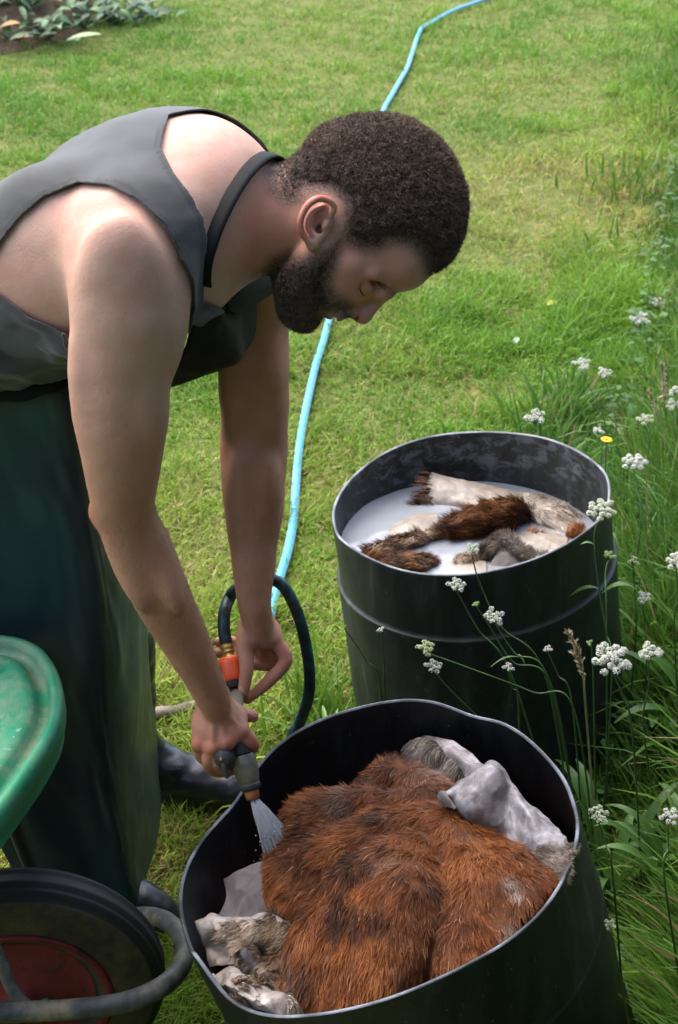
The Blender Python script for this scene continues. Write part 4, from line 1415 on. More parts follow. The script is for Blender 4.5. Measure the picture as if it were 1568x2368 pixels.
def inside_barrel(f, c, Nx, R):
    """keep a field within a barrel's bore"""
    Nx = unit([Nx[0], Nx[1], 1.0])
    ax = [(f.lo[k] + f.h * np.arange(f.n[k])) for k in range(3)]
    X, Y, Z = ax[0][:, None, None] - c[0], ax[1][None, :, None] - c[1], ax[2][None, None, :] - c[2]
    t = X * Nx[0] + Y * Nx[1] + Z * Nx[2]
    r = np.sqrt((X - t * Nx[0]) ** 2 + (Y - t * Nx[1]) ** 2 + (Z - t * Nx[2]) ** 2)
    f.a = np.maximum(f.a, (r - R).astype(np.float32))

def within(V, c, Nx, R):
    Nx = unit([Nx[0], Nx[1], 1.0])
    q = V - c
    t = q @ Nx
    p = q - t[:, None] * Nx
    r = np.linalg.norm(p, axis=1)
    k = np.minimum(1, R / np.maximum(r, 1e-6))
    return c + t[:, None] * Nx + p * k[:, None]

def noisy_field_mesh(f, amp, scale, seed):
    V, Q = f.mesh()
    g = f.grad(V)
    V = V + g * (amp * fbm(V, scale, 3, seed))[:, None]
    n = vnormals(V, Q)
    n *= np.sign((n * g).sum(1).mean())
    return V, Q, n

def blob(f, pts, r, k=0.04, flat=None):
    """ridge through (frame x, y, top height): the surface passes near those points"""
    P = [atz(p[0], p[1], p[2]) + np.array([0, 0.35, -0.94]) * (p[3] if len(p) > 3 else r) for p in pts]
    f.limb(P, [(p[3] if len(p) > 3 else r) for p in pts], k, flat)

# ---- the big ginger hide in the front barrel
fg = Field((-0.26, 1.22, 0.22), (0.36, 1.86, 0.70), 0.005)
K_ = 0.016
blob(fg, [(715, 2310, .475, .05), (765, 2180, .535, .06), (825, 2060, .575, .055), (895, 1990, .592, .05), (960, 1968, .588, .04)], .05, K_)
blob(fg, [(830, 2320, .50, .06), (880, 2200, .565, .065), (925, 2085, .602, .06), (960, 2010, .600, .05)], .06, K_)
blob(fg, [(1085, 2210, .57, .045), (1105, 2115, .597, .05), (1120, 2040, .606, .048), (1070, 1980, .596, .04)], .05, K_)
blob(fg, [(1175, 2150, .59, .04), (1225, 2075, .605, .036), (1165, 2005, .598, .036), (1080, 1945, .588, .04)], .04, K_)
blob(fg, [(1260, 2060, .60, .03), (1190, 1990, .59, .03), (1120, 1950, .58, .03)], .03, K_)
blob(fg, [(692, 2115, .45, .034), (680, 2010, .485, .042), (698, 1920, .505, .044), (728, 1862, .515, .036), (800, 1842, .522, .030), (850, 1850, .532, .030)], .04, K_)
blob(fg, [(752, 1965, .528, .036), (825, 1918, .552, .036), (880, 1895, .562, .032)], .035, K_)
blob(fg, [(868, 1800, .53, .028), (900, 1768, .545, .030), (950, 1780, .550, .030), (1005, 1840, .565, .040), (935, 1862, .562, .042)], .03, K_)
blob(fg, [(960, 1890, .575, .04), (1020, 1900, .58, .045), (1040, 1930, .585, .04)], .04, K_)
fg.ell(atz(900, 2050, .44), (.16, .15, .075), None, 0.03)
fg.ell(atz(1120, 2080, .45), (.11, .10, .06), None, 0.03)
inside_barrel(fg, C_F, N_F, R_F - 0.016)
gv, gq, gn = noisy_field_mesh(fg, 0.0065, 15, 14)
m_hide, nt, b = mat('hide_under_fur', (0.10, 0.035, 0.012), 0.8, 0.2)
nt.links.new(ramp(nt, noise(nt, 30, 4), [(0.3, (0.05, 0.018, 0.007)), (0.7, (0.14, 0.05, 0.016))]), b.inputs['Base Color'])
ginger = empty('fur_hide', atz(900, 2080, .45), 'ginger brown wet fur hide heaped in the front barrel under the water jet', 'hide', 'hides soaking in the barrels')
mesh_obj('skin', gv, [gq], m_hide, ginger)
DARK = [(atz(735, 1975, .50), .026, .8), (atz(890, 1935, .56), .03, .75), (atz(1000, 1835, .56), .035, .8), (atz(1005, 2140, .57), .045, .75), (atz(985, 2240, .55), .04, .6), (atz(990, 2050, .60), .03, .5), (atz(820, 1880, .53), .02, .6), (atz(1190, 2110, .60), .03, .5), (atz(900, 1850, .54), .02, .6), (atz(745, 2050, .5), .016, .6)]  # black fur spots, plus shade painted into the valley between the lobes
PALE = [(atz(1172, 2028, .605), .009, 1.3), (atz(1188, 2050, .605), .008, 1.3), (atz(1196, 2068, .603), .006, 1.2), (atz(1182, 2160, .59), .014, 1.6), (atz(790, 1850, .52), .022, .5), (atz(905, 2000, .59), .02, .45), (atz(990, 1790, .55), .03, .7), (atz(705, 2240, .47), .04, .5)]
def ginger_col(R, rg):
    n = len(R)
    t = np.clip(0.5 + 0.55 * fbm(R, 22, 3, 5) + rg.normal(0, 0.12, n), 0, 1)
    C = lerp_cols([(0.050, 0.016, 0.007), (0.155, 0.045, 0.012), (0.27, 0.078, 0.017), (0.37, 0.135, 0.038)], t)
    st = np.clip(1.5 * (fbm(R * np.array([1, 1, .6]), 26, 3, 15) - 0.28), 0, 0.85)[:, None]
    C = C * (1 - st) + np.array([0.045, 0.017, 0.009]) * st
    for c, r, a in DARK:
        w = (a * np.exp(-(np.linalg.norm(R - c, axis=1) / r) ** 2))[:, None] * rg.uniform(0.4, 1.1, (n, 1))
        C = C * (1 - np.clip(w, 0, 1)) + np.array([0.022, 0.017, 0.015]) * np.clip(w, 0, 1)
    for c, r, a in PALE:
        w = np.clip((a * np.exp(-(np.linalg.norm(R - c, axis=1) / r) ** 2))[:, None] * rg.uniform(0.2, 1.2, (n, 1)), 0, 1)
        C = C * (1 - w) + np.array([0.36, 0.31, 0.26]) * w
    hl = rg.random(n) < 0.02
    C[hl] = np.array([0.50, 0.27, 0.12]) * rg.uniform(0.6, 1.1, hl.sum())[:, None]
    return C * 0.65, C * 1.12
_ctr = atz(940, 1990, .5)
def ginger_flow(R, nn):
    q = R - _ctr
    d = np.column_stack([q[:, 0] * 2.2 - 0.05, q[:, 1] * 2.5 - 0.22, np.full(len(R), -0.45)])
    return d + 0.35 * np.column_stack([vnoise(R, 9, 81), vnoise(R, 9, 82), 0 * q[:, 0]])
lay_fur('fur', gv, gq, gn, 200000, 0.0205, ginger_flow, ginger_col, ginger, 0.13, (0.0006, 0.0012), 60, 21, rnd=0.45, wet=120, mt=m_fur_wet, keep=lambda R, nn, rg: (nn[:, 2] > -0.5) & (R[:, 2] > 0.33))

# ---- wet skins: sheets with a flesh side and a furred edge
def flesh(name, a, bcol, c, rough=0.38):
    m, nt, b = mat(name, a, rough, 0.5)
    n1 = noise(nt, 24, 6, 0.65, dist=0.8)
    col = ramp(nt, n1, [(0.3, a), (0.5, bcol), (0.7, c)])
    nt.links.new(col, b.inputs['Base Color'])
    b.inputs['Subsurface Weight'].default_value = 0.1
    b.inputs['Subsurface Scale'].default_value = 0.004
    bump(nt, b, noise(nt, 55, 6, 0.7), 0.5, 0.004)
    return m
m_flesh_grey = flesh('grey_flesh', (0.10, 0.082, 0.080), (0.20, 0.175, 0.172), (0.42, 0.41, 0.43))
m_flesh_pale = flesh('pale_flesh', (0.15, 0.12, 0.095), (0.23, 0.20, 0.17), (0.34, 0.305, 0.27))
m_flesh_cream = flesh('cream_flesh', (0.15, 0.12, 0.098), (0.28, 0.24, 0.21), (0.48, 0.445, 0.42))
m_suede = flesh('grey_suede', (0.12, 0.105, 0.10), (0.17, 0.15, 0.145), (0.22, 0.20, 0.19), 0.8)

GREY_FUR = [(0.07, 0.052, 0.040), (0.16, 0.125, 0.10), (0.34, 0.28, 0.23), (0.50, 0.45, 0.40)]
TAN_FUR = [(0.16, 0.10, 0.06), (0.36, 0.26, 0.17), (0.55, 0.45, 0.34), (0.66, 0.60, 0.52)]
BROWN_FUR = [(0.022, 0.009, 0.005), (0.075, 0.027, 0.010), (0.16, 0.060, 0.018), (0.30, 0.13, 0.045)]
ORANGE_FUR = [(0.10, 0.03, 0.01), (0.24, 0.075, 0.02), (0.36, 0.14, 0.045), (0.48, 0.25, 0.12)]
def fur_cols(cols, scale=30, seed=3):
    def fn(R, rg):
        t = np.clip(0.45 + 0.5 * fbm(R, scale, 2, seed) + rg.normal(0, 0.22, len(R)), 0, 1)
        C = lerp_cols(cols, t)
        return C * 0.75, C * 1.15
    return fn

def sheet(parent, name, rows, mt, nu=44, nv=44, amp=0.004, scale=20, seed=1, thick=0.004, barrel=None, part='skin', folds=0.0):
    G = patch([[atz(*p) for p in r] for r in rows], nu, nv)
    V = G.reshape(-1, 3)
    Fq = grid_faces(nu, nv)
    n = vnormals(V, Fq)
    if n[:, 2].mean() < 0: n, Fq = -n, Fq[:, ::-1]
    V = V + n * (amp * fbm(V, scale, 3, seed))[:, None]
    if folds:
        q_ = V @ np.array([[1, .5, 0], [-.5, .8, 0], [0, 0, .6]])
        V = V + n * (folds * (0.45 - np.abs(fbm(q_, 17, 3, seed + 5))))[:, None]
    if barrel: V = within(V, *barrel)
    n = vnormals(V, Fq)
    o = mesh_obj(part, V, [Fq], mt, parent)
    md = o.modifiers.new('thick', 'SOLIDIFY'); md.thickness = thick; md.offset = -1
    return V, Fq, n, o

BF = (C_F, N_F, R_F - 0.012)
BR = (C_R, N_R, R_R - 0.012)
GRP = 'hides soaking in the barrels'

h1 = empty('skin_hide', atz(1160, 1860, .56), 'pale grey skin hide folded flesh side up behind the ginger hide', 'hide', GRP)
sheet(h1, 'skin', [[(1085, 1800, .585), (1112, 1778, .605), (1140, 1764, .615), (1172, 1796, .60), (1212, 1850, .585), (1262, 1895, .575)],
                   [(1050, 1818, .588), (1092, 1800, .612), (1140, 1792, .628), (1180, 1828, .60), (1225, 1878, .60), (1290, 1925, .585)],
                   [(1016, 1832, .592), (1078, 1836, .612), (1132, 1842, .612), (1180, 1872, .585), (1236, 1912, .600), (1318, 1955, .590)],
                   [(1028, 1858, .575), (1080, 1872, .600), (1138, 1890, .590), (1188, 1918, .580), (1240, 1950, .590), (1318, 1985, .585)],
                   [(1050, 1885, .555), (1095, 1905, .572), (1140, 1935, .560), (1185, 1955, .565), (1235, 1985, .570), (1300, 2015, .575)]],
      m_flesh_grey, 90, 96, 0.0035, 24, 31, 0.003, BF, 'skin', 0.010)
V, Fq, n, _ = sheet(h1, 'lip', [[(1012, 1838, .598), (1020, 1828, .606), (1032, 1832, .605)], [(1016, 1856, .588), (1026, 1846, .598), (1040, 1850, .60)], [(1028, 1872, .575), (1036, 1866, .586), (1052, 1872, .59)]], m_flesh_grey, 16, 16, 0.002, 40, 3, 0.005, BF, 'lip')

h2 = empty('fur_hide', atz(1020, 1790, .53), 'grey brown furry hide edge standing behind the ginger hide near the far wall', 'hide', GRP)
V, Fq, n, _ = sheet(h2, 'skin', [[(945, 1712, .52), (985, 1702, .535), (1040, 1712, .55), (1088, 1738, .56), (1120, 1768, .57)],
                   [(935, 1750, .50), (985, 1735, .53), (1040, 1745, .55), (1085, 1772, .56), (1105, 1800, .57)],
                   [(940, 1800, .48), (985, 1800, .50), (1035, 1805, .52), (1075, 1820, .53), (1090, 1840, .54)]],
      m_flesh_grey, 30, 40, 0.005, 30, 33, 0.004, BF)
lay_fur('fur', V, Fq, n, 9000, 0.026, lambda R, nn: np.tile([-0.35, -0.5, -0.2], (len(R), 1)), fur_cols(GREY_FUR), h2, 0.5, (0.0008, 0.0014), 70, 41,
        keep=lambda R, nn, rg: pip([(910, 1690), (1000, 1712), (1060, 1775), (1095, 1850), (910, 1850)], proj(R)) > -6)
h3 = empty('fur_hide', atz(1270, 1990, .56), 'dull grey brown fur corner against the right wall of the front barrel', 'hide', GRP)
h3['label'] = 'dull grey brown fur corner tucked below the pale grey skin hide'
V, Fq, n, _ = sheet(h3, 'skin', [[(1210, 1965, .56), (1260, 1955, .575), (1322, 1950, .59)], [(1225, 1995, .57), (1275, 1990, .585), (1322, 1990, .60)], [(1245, 2030, .565), (1285, 2035, .58), (1315, 2040, .595)]], m_hide, 20, 24, 0.003, 30, 36, 0.004, BF)
lay_fur('fur', V, Fq, n, 7000, 0.026, lambda R, nn: np.tile([0.5, -0.6, -0.2], (len(R), 1)), fur_cols(GREY_FUR[:3]), h3, 0.3, (0.0008, 0.0014), 60, 43)

h4 = empty('suede_hide', atz(580, 2080, .40), 'smooth grey hide lying low in the front barrel left of the ginger hide', 'hide', GRP)
h4['label'] = 'smooth mouse grey hide lying low between ginger hide and crumpled scraps'
V, Fq, n, _ = sheet(h4, 'skin', [[(520, 2035, .39), (570, 2012, .41), (640, 1990, .42), (700, 1985, .40)],
                   [(520, 2075, .39), (575, 2055, .415), (650, 2040, .43), (710, 2050, .41)],
                   [(500, 2120, .385), (570, 2105, .405), (640, 2095, .425), (720, 2110, .40)],
                   [(495, 2170, .37), (560, 2160, .395), (630, 2155, .41), (720, 2170, .39)]], m_suede, 60, 60, 0.004, 16, 37, 0.004, BF, 'skin', 0.012)
h5 = empty('skin_hide', atz(560, 2220, .38), 'crumpled cream and brown hide scraps at the low side of the front barrel', 'hide', GRP)
V1, F1, n1, _ = sheet(h5, 'skin', [[(455, 2135, 0.427), (500, 2118, 0.447), (560, 2128, 0.452), (630, 2122, 0.452), (690, 2140, 0.432)],
                   [(462, 2165, 0.422), (510, 2150, 0.462), (560, 2165, 0.447), (625, 2160, 0.462), (690, 2185, 0.432)],
                   [(475, 2195, 0.407), (520, 2185, 0.422), (565, 2200, 0.452), (620, 2205, 0.422), (680, 2225, 0.442)],
                   [(490, 2235, 0.392), (530, 2230, 0.422), (575, 2240, 0.412), (620, 2250, 0.437), (680, 2270, 0.422)]], m_flesh_cream, 80, 90, 0.004, 26, 38, 0.003, BF, 'skin', 0.020)
lay_fur('fur', V1, F1, n1, 15000, 0.020, lambda R, nn: np.tile([-0.5, -0.5, -0.1], (len(R), 1)), fur_cols(TAN_FUR, 22), h5, 0.35, (0.0008, 0.0014), 60, 44,
        keep=lambda R, nn, rg: fbm(R, 22, 2, 9) > 0.30)
h6 = empty('skin_hide', atz(590, 2310, 0.422), 'rumpled white flesh hide with dark brown fur by the near rim of the front barrel', 'hide', GRP)
V1, F1, n1, _ = sheet(h6, 'skin', [[(470, 2255, 0.422), (530, 2248, 0.442), (585, 2262, 0.447), (640, 2255, 0.442), (700, 2270, 0.442)],
                   [(490, 2290, 0.432), (540, 2278, 0.462), (590, 2292, 0.462), (640, 2285, 0.467), (695, 2300, 0.452)],
                   [(510, 2325, 0.432), (555, 2312, 0.477), (600, 2325, 0.472), (645, 2318, 0.482), (695, 2330, 0.462)],
                   [(530, 2365, 0.422), (570, 2360, 0.452), (610, 2365, 0.462), (650, 2362, 0.462), (695, 2370, 0.452)]], m_flesh_cream, 80, 80, 0.004, 34, 48, 0.003, BF, 'skin', 0.018)
lay_fur('fur', V1, F1, n1, 11000, 0.017, lambda R, nn: np.tile([0.3, -0.6, -0.1], (len(R), 1)), fur_cols([(0.03, 0.018, 0.012), (0.12, 0.07, 0.04), (0.35, 0.26, 0.18), (0.6, 0.55, 0.5)], 30), h6, 0.35, (0.0008, 0.0014), 60, 45,
        keep=lambda R, nn, rg: fbm(R, 24, 2, 19) > 0.34)
h7 = empty('fur_hide', atz(650, 2230, .40), 'fawn fur hide showing between ginger hide and cream scraps', 'hide', GRP)
V1, F1, n1, _ = sheet(h7, 'skin', [[(590, 2205, .415), (640, 2190, .43), (700, 2170, .44)], [(600, 2240, .43), (650, 2225, .45), (705, 2215, .45)], [(615, 2290, .43), (655, 2275, .455), (700, 2270, .46)], [(640, 2330, .43), (670, 2320, .45), (700, 2320, .45)]], m_flesh_cream, 30, 24, 0.004, 20, 49, 0.004, BF)
lay_fur('fur', V1, F1, n1, 9000, 0.026, lambda R, nn: np.tile([-0.25, -0.6, -0.15], (len(R), 1)), fur_cols([(0.14, 0.08, 0.045), (0.30, 0.19, 0.11), (0.46, 0.34, 0.22)], 30), h7, 0.25, (0.0008, 0.0014), 60, 46)
# a dark mat of hides under everything fills the bottom
V, F = lathe([(0.001, 0.0), (0.12, 0.01), (0.2, 0.0), (0.262, -0.01)], C_F - unit([N_F[0], N_F[1], 1]) * 0.17, unit([N_F[0], N_F[1], 1]), 60)
V = V + np.array([0, 0, 1]) * (0.012 * fbm(V, 12, 3, 4))[:, None]
tag(mesh_obj('wet_hide', V, [F], m_hide), 'dark wet hide at the bottom under the other hides in the front barrel', 'hide', GRP)

# ---- rear barrel: milky liquid and hides
LZ = 0.4535
NRn = unit([N_R[0], N_R[1], 1.0])
a = np.linspace(0, 2 * np.pi, 120, endpoint=False)
rr_ = np.linspace(0, 1, 40)
cc = C_R + NRn * ((LZ - C_R[2]) / NRn[2])
V = np.concatenate([np.column_stack([cc[0] + (R_R - 0.004) * r * np.cos(a), cc[1] + (R_R - 0.004) * r * np.sin(a), np.full(120, LZ)]) for r in np.maximum(rr_, 1e-4)])
V[:, 2] += 0.0012 * fbm(V, 22, 2, 6)
m_milk, nt, b = mat('milky_liquid', (0.60, 0.63, 0.68), 0.12, 0.5)
nt.links.new(ramp(nt, noise(nt, 7, 5, 0.6, dist=1.0), [(0.3, (0.175, 0.195, 0.225)), (0.7, (0.23, 0.25, 0.28))]), b.inputs['Base Color'])
nt.links.new(ramp(nt, noise(nt, 30, 4), [(0.3, (0.08,) * 3), (0.7, (0.2,) * 3)]), b.inputs['Roughness'])
tag(mesh_obj('milky_liquid', V, [grid_faces(40, 120, wrap=True)], m_milk), 'milky white liquid filling the chalky rear barrel', 'liquid')

def fur_roll(parent, pts, rad, n, length, cols, flow, seed, lift=0.45, k=0.015, base=m_hide, width=(0.0009, 0.0017), part='skin'):
    P = np.array([atz(*p) for p in pts])
    f = Field(P.min(0) - max(rad) - 0.02, P.max(0) + max(rad) + 0.02, 0.004)
    f.limb(P, rad, 0)
    V, Q, nn = noisy_field_mesh(f, 0.003, 30, seed)
    V = within(V, *BR)
    mesh_obj(part, V, [Q], base, parent)
    lay_fur('fur', V, Q, nn, n, length, flow, fur_cols(cols, 34, seed), parent, lift, width, 75, seed, keep=lambda R, n_, rg: (R[:, 2] > LZ - 0.004))
    return V

h = empty('fur_hide', atz(1120, 1200, LZ), 'dark brown fur ridge rising from the milky liquid in the rear barrel', 'hide', GRP)
fur_roll(h, [(1005, 1254, .440), (1040, 1238, .450), (1090, 1216, .464), (1145, 1198, .474), (1190, 1190, .470), (1238, 1205, .445)], [.007, .017, .022, .023, .019, .006], 15000, 0.036, BROWN_FUR, lambda R, nn: np.tile([-0.45, -0.25, 0.25], (len(R), 1)), 51, 0.5)
h = empty('fur_hide', atz(930, 1265, LZ), 'thin brown hide edge with cream fringe floating at the rear barrel rim', 'hide', GRP)
h['label'] = 'two toned hide edge with cream fringe trailing from the dark brown ridge'
fur_roll(h, [(1015, 1240, .444), (960, 1258, .450), (905, 1270, .450), (855, 1280, .446)], [.010, .013, .013, .008], 7000, 0.030, [(0.03, 0.012, 0.006), (0.14, 0.06, 0.025), (0.42, 0.32, 0.22), (0.66, 0.60, 0.52)], lambda R, nn: np.tile([-0.3, -0.35, 0.3], (len(R), 1)), 52, 0.5)
h = empty('fur_hide', atz(930, 1305, LZ), 'dark chestnut fur hide floating against the near left rim of the rear barrel', 'hide', GRP)
h['label'] = 'dark chestnut fur tongue floating under the cream fringed hide edge'
fur_roll(h, [(845, 1298, .446), (890, 1305, .455), (950, 1306, .456), (1000, 1302, .448)], [.009, .016, .017, .010], 8000, 0.026, BROWN_FUR, lambda R, nn: np.tile([0.5, -0.15, 0.1], (len(R), 1)), 53, 0.35)
h = empty('skin_hide', atz(950, 1215, LZ), 'smooth white skin just breaking the milky surface beside the brown ridge', 'hide', GRP)
sheet(h, 'skin', [[(905, 1205, 0.4495), (950, 1190, 0.4525), (1010, 1180, 0.4510)], [(890, 1222, 0.4510), (950, 1210, 0.4630), (1015, 1205, 0.4570)], [(870, 1248, 0.4495), (945, 1240, 0.4555), (1010, 1235, 0.4510)]], m_flesh_pale, 24, 24, 0.002, 20, 61, 0.004, BR)

h = empty('skin_hide', atz(1150, 1150, LZ), 'long pale cream skin with dark furred tip along the back of the rear barrel', 'hide', GRP)
V, Fq, n, _ = sheet(h, 'skin', [[(998, 1092, .492), (1050, 1106, .480), (1110, 1118, .472), (1180, 1132, .466), (1262, 1143, .462), (1318, 1165, .458), (1355, 1195, .448)],
                 [(985, 1120, .480), (1050, 1130, .475), (1110, 1138, .470), (1180, 1150, .470), (1255, 1168, .470), (1312, 1200, .462), (1345, 1228, .448)],
                 [(972, 1150, .460), (1050, 1160, .462), (1115, 1168, .466), (1185, 1176, .468), (1250, 1196, .466), (1305, 1226, .456), (1330, 1246, .445)],
                 [(955, 1172, .443), (1050, 1186, .443), (1120, 1200, .443), (1190, 1205, .444), (1240, 1216, .444), (1285, 1240, .443), (1310, 1256, .443)]], m_flesh_pale, 40, 80, 0.004, 22, 62, 0.004, BR)
lay_fur('fur', V, Fq, n, 9000, 0.034, lambda R, nn: np.tile([-0.7, -0.2, 0.2], (len(R), 1)), fur_cols([(0.03, 0.012, 0.006), (0.09, 0.04, 0.02), (0.20, 0.11, 0.06)]), h, 0.5, (0.0009, 0.0016), 60, 63, keep=lambda R, nn, rg: proj(R)[:, 0] < 996 + 8 * rg.normal(size=len(R)))
lay_fur('pale_fur', V, Fq, n, 3500, 0.020, lambda R, nn: np.tile([0.2, -0.6, 0.1], (len(R), 1)), fur_cols([(0.30, 0.24, 0.19), (0.48, 0.42, 0.35), (0.62, 0.57, 0.5)]), h, 0.3, (0.0009, 0.0016), 60, 64, keep=lambda R, nn, rg: (proj(R)[:, 0] > 1215 + 12 * rg.normal(size=len(R))))
h = empty('fur_hide', atz(1165, 1280, LZ), 'grey brown fur arched over a pale skin flap near the front of the rear barrel', 'hide', GRP)
fur_roll(h, [(1110, 1305, .446), (1130, 1278, .462), (1152, 1256, .478), (1172, 1252, .478), (1195, 1275, .462), (1225, 1294, .450), (1262, 1290, .446)], [.007, .010, .011, .011, .010, .009, .007], 8000, 0.022, GREY_FUR, lambda R, nn: np.tile([0.15, -0.3, 0.6], (len(R), 1)), 54, 0.45)
sheet(h, 'flap', [[(1158, 1262, .478), (1172, 1258, .478), (1188, 1268, .470)], [(1145, 1285, .468), (1175, 1282, .470), (1205, 1290, .455)], [(1130, 1312, .450), (1172, 1312, .452), (1215, 1306, .446)]], m_flesh_pale, 20, 20, 0.002, 30, 65, 0.004, BR, 'flap')
h = empty('fur_hide', atz(1085, 1305, LZ), 'small cream fur scrap afloat between the chestnut tongue and the grey arch', 'hide', GRP)
fur_roll(h, [(1060, 1306, .446), (1085, 1302, .450), (1108, 1300, .446)], [.009, .012, .009], 3000, 0.020, TAN_FUR, lambda R, nn: np.tile([-0.2, -0.3, 0.4], (len(R), 1)), 55, 0.4)
h = empty('fur_hide', atz(1235, 1245, LZ), 'orange brown fur tuft fanned out on the milk beside the grey arch', 'hide', GRP)
fur_roll(h, [(1212, 1240, .445), (1235, 1244, .448), (1262, 1250, .445)], [.003, .0045, .003], 1500, 0.026, ORANGE_FUR, lambda R, nn: np.column_stack([(R[:, 0] - atz(1228, 1262, LZ)[0]) * 14, (R[:, 1] - atz(1228, 1268, LZ)[1]) * 14, np.full(len(R), 0.35)]), 56, 0.25)
h = empty('fur_hide', atz(1325, 1235, LZ), 'small tan fur tuft poking up by the right rim of the rear barrel', 'hide', GRP)
h['label'] = 'small rusty fur tuft poking up where the big umbel overlaps the rim'
fur_roll(h, [(1305, 1245, .446), (1325, 1238, .455), (1345, 1225, .448)], [.005, .007, .005], 1100, 0.020, ORANGE_FUR, lambda R, nn: np.tile([-0.2, 0.1, 0.8], (len(R), 1)), 57, 0.4)

h = empty('skin_hide', atz(1250, 1265, LZ), 'half sunk pale skin breaking the milk between the orange tuft and the rim', 'hide', GRP)
sheet(h, 'skin', [[(1165, 1238, 0.4513), (1230, 1228, 0.4550), (1322, 1232, 0.4528)], [(1170, 1262, 0.4528), (1240, 1255, 0.4573), (1310, 1256, 0.4558)], [(1195, 1298, 0.4528), (1245, 1288, 0.4558), (1288, 1280, 0.4538)]], m_flesh_pale, 30, 30, 0.0028, 26, 71, 0.004, BR)
h = empty('skin_hide', atz(1060, 1312, LZ), 'pale skin edge floating at the near rim left of the grey arch', 'hide', GRP)
sheet(h, 'skin', [[(1025, 1296, 0.4513), (1075, 1290, 0.4558), (1120, 1286, 0.4538)], [(1030, 1312, 0.4528), (1075, 1306, 0.4598), (1125, 1304, 0.4558)], [(1040, 1330, 0.4528), (1080, 1328, 0.4568), (1125, 1324, 0.4538)]], m_flesh_pale, 24, 24, 0.0025, 30, 72, 0.004, BR)
# ------------------------------------------------------------------ hose, spray gun, water
def plain(name, col, rough=0.45, spec=0.45, metal=0.0, var=0.25, sc=30, bmp=0.15):
    m, nt, b = mat(name, col, rough, spec, metal)
    c = ramp(nt, noise(nt, sc, 5, 0.6), [(0.3, tuple(x * (1 - var) for x in col)), (0.7, tuple(min(1, x * (1 + var)) for x in col))])
    nt.links.new(c, b.inputs['Base Color'])
    if bmp: bump(nt, b, noise(nt, sc * 3, 4), bmp, 0.002)
    return m
m_orange = plain('orange_plastic', (0.78, 0.10, 0.025), 0.4, 0.5, 0, 0.08)
m_brass = plain('brass', (0.42, 0.27, 0.07), 0.4, 0.5, 0.7, 0.2)
m_gunblack = plain('gun_rubber', (0.034, 0.035, 0.038), 0.5, 0.4)
m_gunmetal, nt, b = mat('worn_gun_metal', (0.2, 0.18, 0.15), 0.45, 0.5, 0.35)
nt.links.new(ramp(nt, noise(nt, 45, 6, 0.65), [(0.35, (0.10, 0.095, 0.08)), (0.55, (0.19, 0.17, 0.13)), (0.75, (0.30, 0.19, 0.09))]), b.inputs['Base Color'])
m_copper = plain('copper', (0.42, 0.17, 0.06), 0.45, 0.5, 0.5, 0.3)

g1, g2 = RH(547, 1690, -.006), RH(584, 1834, -.014)
ax = unit(g2 - g1); gl = np.linalg.norm(g2 - g1)
xs = unit(ht - ax * (ht @ ax))
gun = empty('spray_gun', g1, 'black and grey garden spray gun held in the near hand', 'spray gun')
V, F = lathe([(.001, 0), (.0135, .001), (.0155, .012), (.0160, .030), (.0165, .036)], g1 - ax * .004, ax, 32, xs); mesh_obj('grip_sleeve', V, [F], m_gunblack, gun)
V, F = lathe([(.0162, .034), (.0180, .038), (.0182, .050), (.0172, .064), (.0150, .074), (.0140, .077)], g1, ax, 32, xs); mesh_obj('barrel_body', V, [F], m_gunmetal, gun)
V, F = lathe([(.0142, .0755), (.0155, .077), (.0155, .083), (.0128, .086), (.001, .0862)], g1, ax, 32, xs); mesh_obj('collar', V, [F], m_gunblack, gun)
V, F = lathe([(.0100, .0855), (.0108, .088), (.0098, .0975), (.0080, .1000), (.0060, .1000), (.0055, .095)], g1, ax, 28, xs); mesh_obj('nozzle', V, [F], m_copper, gun)
kc = RH(516, 1752, .019)
kax = unit(ht * 0.9 - hr * 0.35)
V, F = lathe([(.0015, .0055), (.0030, .0055), (.0034, .0050), (.0112, .0052), (.0126, .0040), (.0128, -.016), (.001, -.016)], kc, kax, 30); knob = mesh_obj('flow_knob', V, [F], m_gunblack, gun)
V, F = lathe([(.0001, .0066), (.0022, .0064), (.0026, .0050)], kc, kax, 14); mesh_obj('screw', V, [F], m_copper, knob)
V, F = tube(spline([kc + kax * -.002, kc + ax * .014 + kax * .002, kc + ax * .024 + ax * .004], 10), np.linspace(.0050, .0032, 10), 10); mesh_obj('lever', V, F, m_gunblack, gun)
V, F = tube(spline([RH(520, 1720, -.004), RH(516, 1753, .0), RH(545, 1760, -.006)], 12), .0095, 12); mesh_obj('trigger_housing', V, F, m_gunblack, gun)
# handle that runs up inside the fist to the connector
V, F = tube(spline([g1 + ax * .004, RH(544, 1660, -.014), LH(548, 1606, .012), LH(545, 1590, .010)], 20), np.linspace(.0125, .0105, 20), 16); mesh_obj('handle', V, F, m_gunmetal, gun)

